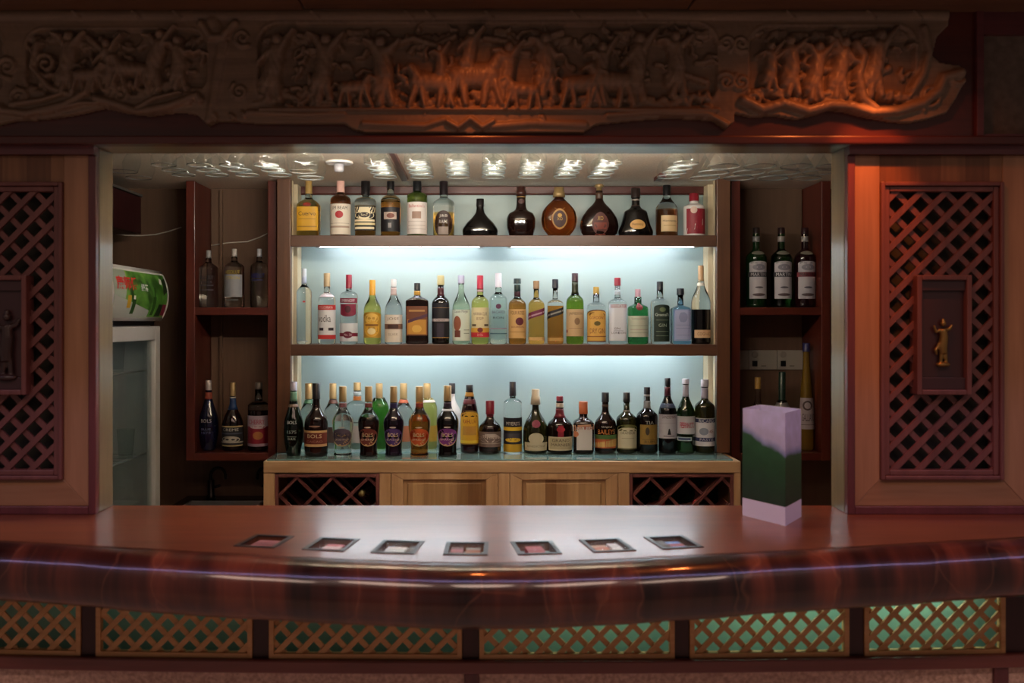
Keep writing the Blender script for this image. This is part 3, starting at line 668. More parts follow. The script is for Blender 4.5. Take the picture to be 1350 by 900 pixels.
for a, c in ((515, 657), (672, 815)):
    xa, xc_ = CX(a)+0.001, CX(c)-0.001; zb_ = zr-0.55; f = 0.05; zt_ = zr+0.004
    b = MB(); b.prism([(xa, zb_), (xa+f, zb_+f), (xa+f, zt_-f*0.55), (xa, zt_)], DC+0.003, DC+0.022); b.prism([(xc_, zb_), (xc_, zt_), (xc_-f, zt_-f*0.55), (xc_-f, zb_+f)], DC+0.003, DC+0.022)
    b.prism([(xa, zt_), (xa+f, zt_-f*0.55), (xc_-f, zt_-f*0.55), (xc_, zt_)], DC+0.0035, DC+0.022); b.prism([(xa, zb_), (xc_, zb_), (xc_-f, zb_+f), (xa+f, zb_+f)], DC+0.0035, DC+0.022)
    dr = b.build('door', W_cabZ, cb, bevel=0.003)
    b = MB(); b.box(xa+f*0.9, xc_-f*0.9, DC+0.014, DC+0.02, zb_+f*0.9, zt_-f*0.5); b.box(xa+f+0.018, xc_-f-0.018, DC+0.008, DC+0.016, zb_+f+0.018, zt_-f*0.55-0.014); b.build('door_panel', W_cabD, dr, bevel=0.006)

# ------------------------------------------------------------------ mahogany side shelves
DW = 4.1
def WX(px): return X(px, DW)
ZS1, ZS2 = Z(405, DW), Z(597, DW)
def sideshelf(px0, px1, px2, px3, lab):
    w = empty('wall_shelf', (WX((px0+px3)/2), 4.25, ZC-0.08), lab, 'shelf', 'mahogany shelves flanking the liquor shelf')
    for a, c in ((px0, px1), (px2, px3)):
        b = MB(); b.box(WX(a), WX(c), DW, DW+0.035, ZS2-0.034, CZ-0.002); b.box(WX(a)+0.004, WX(c)-0.004, DW+0.035, 4.358, ZS2-0.034, CZ-0.002); b.build('upright', W_mahogZ, w, bevel=0.003)
    for z in (ZS1, ZS2):
        b = MB(); b.box(WX(px1)-0.003, WX(px2)+0.003, DW+0.002, 4.357, z-0.034, z); b.build('shelf_board', W_mahog, w, bevel=0.003)
    b = MB(); b.box(WX(px1), WX(px2), 4.352, 4.358, ZS2, CZ-0.002); b.build('back_board', M_wallb, w)
    b = MB(); xx = WX(px1)+0.055
    b.box(xx-0.012, xx, 4.335, 4.352, ZS1, CZ-0.01); b.box(xx-0.012, xx, 4.335, 4.352, ZS2, ZS1-0.034); b.build('back_batten', M_wallb, w)
    return w
sideshelf(245, 257, 353, 364, 'mahogany wall shelf left of the lit liquor shelf, two boards holding six bottles')
sideshelf(964, 976, 1083, 1095, 'mahogany wall shelf right of the lit liquor shelf, behind the paper bag')
# ------------------------------------------------------------------ drinks fridge against the left wall
FX = -1.40
fg = empty('drinks_fridge', (-1.68, 3.8, 0), 'white upright drinks fridge with green curved sign, left behind the bar', 'fridge')
y0, y1, zt = 3.48, 4.1, 1.455
b = MB(); b.box(-1.97, FX-0.042, y0, y0+0.03, 0.02, zt); b.box(-1.97, FX-0.042, y1-0.03, y1, 0.02, zt); b.box(-1.97, -1.94, y0+0.03, y1-0.03, 0.02, zt)
b.box(-1.94, FX-0.042, y0+0.03, y1-0.03, zt-0.04, zt); b.box(-1.94, FX-0.042, y0+0.03, y1-0.03, 0.02, 0.1); b.box(-1.95, FX-0.06, y0+0.02, y1-0.02, 0, 0.02)
b.build('body', M_white, fg, bevel=0.004)
b = MB(); f = 0.06
b.box(FX-0.04, FX, y0, y0+f, 0.06, zt-0.004); b.box(FX-0.04, FX, y1-f, y1, 0.06, zt-0.004); b.box(FX-0.04, FX, y0+f, y1-f, zt-0.004-f, zt-0.004); b.box(FX-0.04, FX, y0+f, y1-f, 0.06, 0.06+f)
dr = b.build('door_frame', M_white, fg, bevel=0.004)
b = MB(); b.box(FX-0.026, FX-0.018, y0+f, y1-f, 0.06+f, zt-0.004-f); b.build('door_glass', thin_glass('fridge door pane', (0.80, 0.84, 0.82), 0.06, 1.4), dr)
for z in (1.26, 0.90, 0.5):
    b = MB()
    for k in range(9):
        yy = y0+0.05+k*0.062; b.tube([(-1.93, yy, z), (FX-0.05, yy, z)], 0.003, 6)
    b.tube([(FX-0.052, y0+0.032, z), (FX-0.052, y1-0.032, z)], 0.005, 6); b.tube([(-1.935, y0+0.032, z), (-1.935, y1-0.032, z)], 0.005, 6)
    b.build('wire_shelf', P('white wire', '#c8c8c8', 0.4), fg)
# curved sign box on top
def hx(t): return FX + 0.004 + 0.034*(1-(2*t-1)**2)
b = MB(); R = []
zs0, zs1 = zt+0.018, 1.690
for yy in (y0-0.02, y1): R.append([(hx(k/12), yy, zs0+(zs1-zs0)*k/12) for k in range(13)] + [(-1.97, yy, zs1), (-1.97, yy, zs0)])
b.rings(R, 0, True, True); sg = b.build('sign_box', M_white, fg)
for p in sg.data.polygons: p.use_smooth = abs(p.normal.x) > 0.5
b = MB(); b.box(-1.95, FX-0.02, y0+0.02, y1-0.02, zt, zs0+0.001); b.build('sign_plinth', M_black, fg)
def signmat():
    m, nt, bs = newmat('green printed sign'); L = nt.links
    tc = N(nt, 'ShaderNodeTexCoord'); n = N(nt, 'ShaderNodeTexNoise'); n.inputs['Scale'].default_value = 9; n.inputs['Distortion'].default_value = 1; L.new(tc.outputs['Object'], n.inputs['Vector'])
    r = ramp(nt, [(0.35, '#2c5a1e'), (0.5, '#5c9a3a'), (0.62, '#7cb04c'), (0.72, '#a5c46c')]); L.new(n.outputs['Fac'], r.inputs[0]); L.new(r.outputs[0], bs.inputs['Base Color']); bs.inputs['Roughness'].default_value = 0.3; return m
SGM = [signmat(), paper('#e0352f'), paper('#e8e8e0'), paper('#2f5a1e'), paper('#b9bdb4'), paper('#1c3018'), paper('#7a1f3a'), paper('#d9a92c'), paper('#a7b4a0')]
sb = bmesh.new()
def sp(u, v, off=0.0012):                               # u along the fridge front 0..1, v up 0..1
    return (hx(0.06+0.88*v)+off, y0-0.005+(y1-y0-0.005)*u, zs0+(zs1-zs0)*(0.06+0.88*v))
def sgrid(pts, mi, off, nu=4, nv=6):
    g = []
    for j in range(nv+1):
        row = []
        for i in range(nu+1):
            a, c = i/nu, j/nv
            u = (1-c)*((1-a)*pts[0][0]+a*pts[1][0])+c*((1-a)*pts[3][0]+a*pts[2][0]); v = (1-c)*((1-a)*pts[0][1]+a*pts[1][1])+c*((1-a)*pts[3][1]+a*pts[2][1])
            row.append(sb.verts.new(sp(u, v, off)))
        g.append(row)
    for j in range(nv):
        for i in range(nu):
            f_ = sb.faces.new((g[j][i], g[j][i+1], g[j+1][i+1], g[j+1][i])); f_.material_index = mi; f_.smooth = True
def srect(u0, u1, v0, v1, mi, off): sgrid([(u0, v0), (u1, v0), (u1, v1), (u0, v1)], mi, off)
srect(0.02, 0.975, 0.02, 0.97, 0, 0.001)
sgrid([(0.02, 0.0), (0.66, 0.0), (0.66, 0.16), (0.02, 0.46)], 4, 0.0015)
sgrid([(0.02, 0.46), (0.20, 0.38), (0.26, 0.97), (0.02, 0.97)], 8, 0.0014)
srect(0.325, 0.385, 0.08, 0.38, 3, 0.002); srect(0.338, 0.372, 0.38, 0.46, 2, 0.002); srect(0.24, 0.30, 0.2, 0.46, 7, 0.002)
srect(0.70, 0.755, 0.06, 0.46, 3, 0.002); srect(0.715, 0.74, 0.46, 0.66, 3, 0.002); sgrid([(0.79, 0.04), (0.90, 0.04), (0.88, 0.30), (0.82, 0.30)], 5, 0.002)
sgrid([(0.90, 0.06), (0.97, 0.06), (0.97, 0.3), (0.89, 0.3)], 6, 0.0024); sgrid([(0.84, 0.76), (0.88, 0.74), (0.90, 0.86), (0.86, 0.88)], 2, 0.002); sgrid([(0.90, 0.5), (0.975, 0.6), (0.975, 0.9), (0.90, 0.84)], 5, 0.0016)
def stext(s_, u0, u1, v0, v1, mi, off):
    vv, ff = text_tris(s_, 0.025); bv = [sb.verts.new(sp(u0+(p[0]+0.5)*(u1-u0), v0+(p[1]+0.5)*(v1-v0), off)) for p in vv]
    for t_ in ff:
        try: q = sb.faces.new([bv[i] for i in t_]); q.material_index = mi
        except ValueError: pass
srect(0.975, 1.0, 0.0, 1.0, 2, 0.003); srect(0.0, 0.975, 0.965, 1.0, 2, 0.003)
stext('康师傅', 0.06, 0.42, 0.56, 0.84, 1, 0.003)
stext('绿茶', 0.47, 0.60, 0.56, 0.72, 2, 0.003)
me = bpy.data.meshes.new('sign_face'); sb.to_mesh(me); sb.free()
for m in SGM: me.materials.append(m)
o = bpy.data.objects.new('sign_face', me); COL.objects.link(o); o.parent = sg; me.transform(Matrix.Translation(-wl(fg)))
# tumblers on the fridge shelves
tg = thin_glass('clear glassware', (0.93, 0.95, 0.95), 0.05, 1.22)
base_t = None
for i, (yy, z, xx, lab) in enumerate(((3.86, 1.2645, -1.50, 'clear tumbler on the highest fridge shelf'), (3.885, 0.9045, -1.47, 'clear tumbler on the middle fridge shelf, nearest the door'), (3.80, 0.9045, -1.53, 'clear tumbler on the middle fridge shelf, behind another tumbler'))):
    if base_t is None:
        b = MB(); b.lathe([(0.001, 0.001), (0.028, 0), (0.036, 0.12), (0.034, 0.119), (0.027, 0.012), (0.001, 0.012)], (xx, yy, z), 20, cap=False)
        base_t = b.build('tumbler', tg, None, origin=(xx, yy, z), smooth=True); o = base_t
    else:
        o = base_t.copy(); COL.objects.link(o); o.location = (xx, yy, z)
    tag(o, lab, 'glass', 'tumblers in the fridge')

# ------------------------------------------------------------------ cupboard, cable, sink and taps, sockets
W_dk = wood('very dark red cupboard', '#2a0c0e', '#3a1214', 'Z', 9, 0.5, 0.1, knots=False)
wc = empty('wall_cupboard', (-1.76, 4.0, 1.862), 'small dark red cupboard high on the wall above the fridge', 'cupboard')
b = MB(); b.box(-1.998, -1.535, 3.78, 4.2, 1.862, 2.03); b.build('body', W_dk, wc, bevel=0.003)
b = MB(); b.box(-1.534, -1.52, 3.78, 4.2, 1.864, 2.028); b.build('door', W_dk, wc, bevel=0.003)
b = MB(); b.box(-1.998, -1.515, 3.77, 4.21, 2.0305, 2.042); b.build('top_board', P('grey laminate', '#57514c', 0.5), wc, bevel=0.002)
b = MB(); b.tube([(X(px, 4.357), 4.357, Z(py, 4.357)) for px, py in ((150, 308), (166, 310), (186, 310.5), (205, 309), (222, 305), (239, 299.5))], 0.0028, 6)
tag(b.build('cable', P('white cable', '#d8d0c4', 0.5), None, origin=(-1.6, 4.357, 1.87), smooth=True), 'thin white cable sagging along the wall above the fridge', 'cable')
b = MB(); b.tube([(X(px, 4.332), 4.347, Z(py, 4.332)) for px, py in ((277, 323), (300, 319.5), (325, 318), (340, 313), (352, 307))], 0.0026, 6)
tag(b.build('cable', P('white cable', '#d8d0c4', 0.5), None, origin=(-1.2, 4.347, 1.83), smooth=True), 'thin white cable crossing the back of the left wall shelf', 'cable')
sk = empty('sink_counter', (-1.15, 4.05, 0), 'dark low counter with steel sink beneath the left wall shelf', 'sink')
sx0, sx1, sy0, sy1, sz = -1.36, -0.915, 3.72, 4.355, 0.66
b = MB(); b.box(sx0, sx1, sy0+0.01, sy1, 0, sz-0.03); b.build('body', M_dark, sk)
b = MB(); b.box(sx0, sx1, sy0, sy0+0.07, sz-0.03, sz); b.box(sx0, sx1, sy1-0.14, sy1, sz-0.03, sz); b.box(sx0, sx0+0.06, sy0+0.07, sy1-0.14, sz-0.03, sz); b.box(sx1-0.06, sx1, sy0+0.07, sy1-0.14, sz-0.03, sz); b.build('worktop', P('black stone worktop', '#171512', 0.25), sk, bevel=0.003)
b = MB(); b.box(sx0+0.06, sx1-0.06, sy0+0.07, sy1-0.14, sz-0.0299, sz-0.024)
for q in ((sx0+0.055, sx0+0.065), (sx1-0.065, sx1-0.055)): b.box(q[0], q[1], sy0+0.065, sy1-0.135, sz-0.02, sz+0.003)
for q in ((sy0+0.065, sy0+0.075), (sy1-0.145, sy1-0.135)): b.box(sx0+0.055, sx1-0.055, q[0], q[1], sz-0.02, sz+0.003)
b.build('basin', M_metal, sk, bevel=0.001)
M_tap = P('dark bronze tap', '#1b1412', 0.3, 0.7)
for (px, sgn, lab) in ((278, 1, 'dark gooseneck tap at the left of the sink'), (350, -1, 'dark gooseneck tap at the right of the sink, half behind the cabinet')):
    x = X(px, 4.28) + (0 if sgn > 0 else 0.03); y = 4.28; t = empty('tap', (x, y, sz), lab, 'tap', 'taps over the sink')
    h = 0.145
    pts = [(x, y, sz), (x, y, sz+h*0.75)] + [(x+sgn*(0.033-0.033*math.cos(a)), y, sz+h*0.75+0.033*math.sin(a)) for a in (0.5, 1.0, 1.57, 2.1, 2.6, 3.0)] + [(x+sgn*0.068, y, sz+h*0.62)]
    b = MB(); b.tube(pts, 0.0075, 10); b.build('spout', M_tap, t)
    b = MB(); b.lathe([(0.022, 0), (0.022, 0.012), (0.016, 0.02), (0.016, 0.085), (0.009, 0.09)], (x, y, sz), 16); b.tube([(x, y, sz+0.05), (x+sgn*0.045, y-0.01, sz+0.062)], [0.008, 0.006], 8); b.build('handle_body', M_tap, t)
for i, (a, c, lab) in enumerate(((968, 986.3, 'cut off white switch plate beside the left upright of the right wall shelf'), (987, 1023.5, 'white switch plate with dark square, on the left above the gold capped bottle'), (1024.3, 1061, 'white switch plate with dark square, behind the tall yellow bottle'))):
    d = 4.35; xa, xb = max(X(a, d), WX(976)+0.001), X(c, d); t = empty('switch_plate', ((xa+xb)/2, 4.352, Z(487, d)), lab, 'switch', 'white plates in the right wall shelf')
    b = MB(); b.box(xa, xb, 4.342, 4.3518, Z(487, d), Z(461.5, d)); b.build('plate', P('cream plastic', '#a8a095', 0.4), t, bevel=0.002)
    if i:
        x = xa+0.026; z = Z(479, d); b = MB(); b.box(x-0.012, x+0.012, 4.339, 4.3415, z-0.013, z+0.013); b.build('rocker', M_black, t, bevel=0.001)
        b = MB(); b.box(x+0.03, x+0.052, 4.3405, 4.3417, z-0.012, z-0.009); b.build('mark', M_dark, t)
        b = MB(); b.lathe([(0.013, 0), (0.015, 0.0005), (0.015, 0.0015), (0.013, 0.002)], (x, 4.3405, Z(467, d)), 20, axis='Y'); b.build('ring', P('cream ring', '#958d82', 0.4), t)
# ------------------------------------------------------------------ lamp let into the ceiling
x, y = X(447, 3.62), 3.62
dl = empty('downlight', (x, y, CZ), 'round unlit downlight with grey bulb in the cream ceiling', 'light')
b = MB(); b.lathe([(0.052, -0.001), (0.054, -0.006), (0.046, -0.010), (0.040, -0.006)], (x, y, CZ), 28); b.build('trim_ring', M_white, dl, smooth=True)
b = MB(); b.lathe([(0.019, -0.0105), (0.019, -0.034), (0.015, -0.040), (0.002, -0.041)], (x, y, CZ), 18); b.build('bulb', P('grey bulb', '#a7a5aa', 0.3), dl, smooth=True)

# ------------------------------------------------------------------ stemware hanging from rails under the ceiling
rim_m = P('glass rim', '#566064', 0.2, 0, 0, 0.5)
def stem(prof, name):
    """profile runs from the foot (held in the rail, top) down to the rim"""
    b = MB(); b.lathe(prof, (0, 0, 0), 28, 0, cap=False)
    r, z = prof[-1]
    ring = []
    for i in range(28):
        a = 2*PI*i/28; ring.append(Vector((r*math.cos(a), r*math.sin(a), z)))
    k = 6; t = 0.0011; R_ = []
    for i in range(28):
        u = ring[i].normalized() if False else Vector((math.cos(2*PI*i/28), math.sin(2*PI*i/28), 0))
        R_.append([ring[i]+t*(math.cos(2*PI*j/k)*u+math.sin(2*PI*j/k)*Vector((0, 0, 1))) for j in range(k)])
    R_.append(R_[0]); b.rings(R_, 1, False)
    me_o = b.build(name, [tg, rim_m]); me = me_o.data; bpy.data.objects.remove(me_o); return me
H0 = -0.002
gob = stem([(0.0005, H0), (0.028, H0), (0.029, H0-0.002), (0.006, H0-0.005), (0.0035, H0-0.012), (0.0035, H0-0.05), (0.012, H0-0.056), (0.028, H0-0.066), (0.037, H0-0.082), (0.040, H0-0.100), (0.0385, H0-0.118)], 'goblet')
big = stem([(0.0005, H0), (0.034, H0), (0.035, H0-0.002), (0.006, H0-0.006), (0.004, H0-0.014), (0.004, H0-0.045), (0.018, H0-0.052), (0.040, H0-0.066), (0.052, H0-0.092), (0.050, H0-0.118), (0.042, H0-0.140)], 'balloon_glass')
mar = stem([(0.0005, H0), (0.032, H0), (0.033, H0-0.002), (0.006, H0-0.005), (0.0035, H0-0.012), (0.0035, H0-0.045), (0.006, H0-0.052), (0.030, H0-0.092), (0.050, H0-0.124)], 'cocktail_glass')
rk = empty('glass_rack', (0, 3.1, CZ), 'rack of slim rails under the ceiling from which the stemware hangs', 'rack')
M_rail = P('cream rail', '#b8ab98', 0.5)
colspec = []
CG = 'stemmed glasses hanging upside down over the bar'
ordn = ['first', 'second', 'third', 'fourth', 'fifth', 'sixth', 'seventh', 'eighth', 'ninth']
depthw = {4: ['nearest of four', 'second from front', 'third from front', 'farthest of four'], 3: ['nearest of three', 'middle of three', 'farthest of three'], 2: ['nearer of the pair', 'farther of the pair']}
def column(me, name, px, dref, ds, desc, r):
    x = X(px, dref)
    for k, d in enumerate(ds):
        o = bpy.data.objects.new(name, me); COL.objects.link(o); o.location = (x, d, CZ-0.004); o.rotation_euler.z = random.uniform(0, 6)
        tag(o, '%s hanging %s, %s' % (name.replace('_', ' '), desc, depthw[len(ds)][k]), 'glass', CG)
    b = MB()
    for s_ in (-1, 1):
        b.box(x+s_*0.017-0.004, x+s_*0.017+0.004, 2.868, ds[-1]+0.06, CZ-0.0115, CZ-0.0085)
        for dd in (2.868, ds[-1]+0.054): b.box(x+s_*0.017-0.004, x+s_*0.017+0.004, dd, dd+0.006, CZ-0.0085, CZ)
    b.build('rail', M_rail, rk)
gd = [2.93, 3.02, 3.11, 3.20]
for i, px in enumerate((502, 553, 603, 651, 701, 750, 797, 893)):
    column(gob, 'goblet', px, 3.06, gd, 'in the %s goblet row before the lit shelf' % ordn[i], 0.04)
column(big, 'balloon_glass', 171, 3.0, [2.95, 3.08], 'beside the left jamb', 0.052)
column(big, 'balloon_glass', 405, 3.02, [2.95, 3.08], 'just left of the ceiling lamp', 0.052)
for i, px in enumerate((232, 277, 318, 362)):
    column(gob, 'goblet', px, 3.08, [2.96, 3.06, 3.16], 'in the %s row over the left wall shelf' % ordn[i], 0.04)
for i, px in enumerate((938, 984, 1030, 1075)):
    column(mar, 'cocktail_glass', px, 3.10, [2.95, 3.07, 3.19], 'in the %s row over the right wall shelf' % ordn[i], 0.05)
# ------------------------------------------------------------------ bottles
G = {
 'clear': glass('clear', (0.95, 0.985, 0.975)), 'aqua': glass('aqua', (0.80, 0.95, 0.92)), 'green': glass('green', (0.06, 0.36, 0.10)),
 'lime': glass('lime', (0.11, 0.42, 0.05)), 'olive': glass('olive', (0.20, 0.26, 0.04)), 'pale': glass('pale', (0.78, 0.93, 0.70)),
 'amber': glass('amber', (0.66, 0.27, 0.05)), 'gold': glass('gold', (0.88, 0.52, 0.12)), 'brown': glass('brown', (0.36, 0.10, 0.03)),
 'yellow': glass('yellow', (0.90, 0.85, 0.22)), 'blue': glass('blue', (0.35, 0.66, 0.93)), 'cognac': glass('cognac', (0.62, 0.16, 0.03)),
 'orange': glass('orange', (0.55, 0.17, 0.03)),
 'black': P('black glass', '#0d0b0b', 0.06, 0, 0.3), 'dkgreen': P('very dark green glass', '#0c1a10', 0.06, 0, 0.3), 'dkbrown': P('very dark brown glass', '#1d0d0a', 0.06, 0, 0.3),
 'dkpurple': P('very dark purple glass', '#150c1a', 0.06, 0, 0.3), 'navy': P('dark blue glass', '#0a1030', 0.06, 0, 0.3), 'white': P('white ceramic', '#dcd6d2', 0.25), 'wine': P('dark red wine glass', '#230a0e', 0.06, 0, 0.3),
 'dkolive': P('dark olive glass', '#23240c', 0.06, 0, 0.3), 'bgreen': P('bottle green glass', '#122c14', 0.06, 0, 0.3),
}
GOLD, SILV, BLK, WHT, CRM, RED = '#a1865a', '#b5b3c2', '#141214', '#e6e2de', '#dccfb0', '#8f1f2c'
def capmat(c): return P('cap '+c, c, 0.35, 0.4 if c in (GOLD, SILV) else 0)
def std(zs, zn, rn, k=1.4, tap=1.0, foot=0.03):
    """straight body to zs, curved shoulder to zn, neck of radius rn"""
    p = [(0, .84*tap), (.008, .95*tap), (foot, tap), (zs*0.5, (1+tap)/2), (zs, 1)]
    for i in range(1, 13):
        t = i/12; p.append((zs+(zn-zs)*t, rn+(1-rn)*(0.5+0.5*math.cos(PI*t**k))))
    p.append((0.93, rn*0.95)); p.append((0.985, rn*0.95)); return p
def spl(pts, n=46):
    zs = [a for a, _ in pts]; rs = [b_ for _, b_ in pts]; out = []
    m = []
    for i in range(len(pts)):
        if i in (0, len(pts)-1): m.append((rs[min(i+1, len(pts)-1)]-rs[max(i-1, 0)])/(zs[min(i+1, len(pts)-1)]-zs[max(i-1, 0)]))
        else:
            a = (rs[i]-rs[i-1])/(zs[i]-zs[i-1]); c = (rs[i+1]-rs[i])/(zs[i+1]-zs[i]); m.append(0 if a*c <= 0 else 2*a*c/(a+c))
    for k in range(n+1):
        z = zs[0]+(zs[-1]-zs[0])*k/n; i = min(max(int(np.searchsorted(zs, z))-1, 0), len(zs)-2); h = zs[i+1]-zs[i]; t = (z-zs[i])/h
        out.append((z, (2*t**3-3*t*t+1)*rs[i]+(t**3-2*t*t+t)*h*m[i]+(-2*t**3+3*t*t)*rs[i+1]+(t**3-t*t)*h*m[i+1]))
    return out
SHAPE = {
 'round': std(.60, .74, .34, 1.5), 'tall': std(.66, .80, .30, 1.5), 'slope': std(.52, .80, .32, 1.0), 'bour': std(.56, .72, .36, 1.9), 'square': std(.60, .70, .32, 1.8),
 'slim': std(.60, .86, .40, 1.1), 'stout': std(.52, .70, .30, 1.5), 'grec': std(.66, .78, .30, 2.2), 'jag': std(.70, .80, .28, 1.0), 'gin': std(.62, .74, .36, 2.0),
 'ship': spl([(0, .86), (.05, .98), (.16, 1.0), (.34, .80), (.55, .38), (.66, .24), (.75, .21), (.985, .20)]),
 'flag': spl([(0, .74), (.04, .84), (.22, .99), (.34, 1.0), (.46, .86), (.54, .42), (.62, .34), (.90, .30), (.985, .30)]),
 'disc': spl([(0, .50), (.06, .68), (.22, .95), (.36, 1.0), (.50, .93), (.64, .66), (.76, .30), (.80, .22), (.985, .21)]),
 'arch': spl([(0, .74), (.08, .93), (.20, 1.0), (.32, .95), (.50, .66), (.66, .26), (.72, .19), (.985, .17)]),
 'bell': spl([(0, .86), (.03, .98), (.10, 1.0), (.26, .84), (.42, .72), (.52, .64), (.58, .36), (.64, .24), (.985, .22)]),
 'bols': spl([(0, .62), (.03, .70), (.30, 1.0), (.42, .98), (.60, .66), (.72, .40), (.80, .32), (.985, .30)]),
 'urn': spl([(0, .82), (.02, .86), (.05, .80), (.14, .80), (.30, .91), (.45, 1.0), (.50, .99), (.56, .86), (.62, .60), (.67, .42), (.72, .34), (.985, .33)]),
 'pear': spl([(0, .86), (.03, .95), (.20, 1.0), (.36, .99), (.50, .78), (.60, .46), (.70, .28), (.985, .24)]),
 'jug': spl([(0, .88), (.03, .97), (.2, 1.0), (.42, 1.0), (.52, .90), (.60, .56), (.66, .36), (.72, .30), (.985, .28)]),
 'kah': spl([(0, .88), (.02, .97), (.10, 1.0), (.50, .98), (.66, .84), (.78, .60), (.88, .42), (.985, .36)]),
 'gall': spl([(0, .90), (.02, 1.0), (.10, 1.0), (.40, .92), (.60, .70), (.80, .46), (.985, .42)]),
 'hip': spl([(0, .86), (.02, .96), (.20, 1.0), (.56, 1.0), (.62, .88), (.68, .46), (.72, .40), (.985, .40)]),
 'maot': std(.66, .78, .42, 1.6),
}
class Row: pass
def row(d, zb, grp): r = Row(); r.d = d; r.zb = zb; r.grp = grp; return r
CUR = None
def R(u0, u1, z0, z1, c): return ('r', u0, u1, z0, z1, c)
def E(uc, zc, ru, rz, c): return ('e', uc, zc, ru, rz, c)
def T(s, uc, zc, w, h, c): return ('t', s, uc, zc, w, h, c)
def Q(p, c): return ('q', p, c)
COUNT = {}
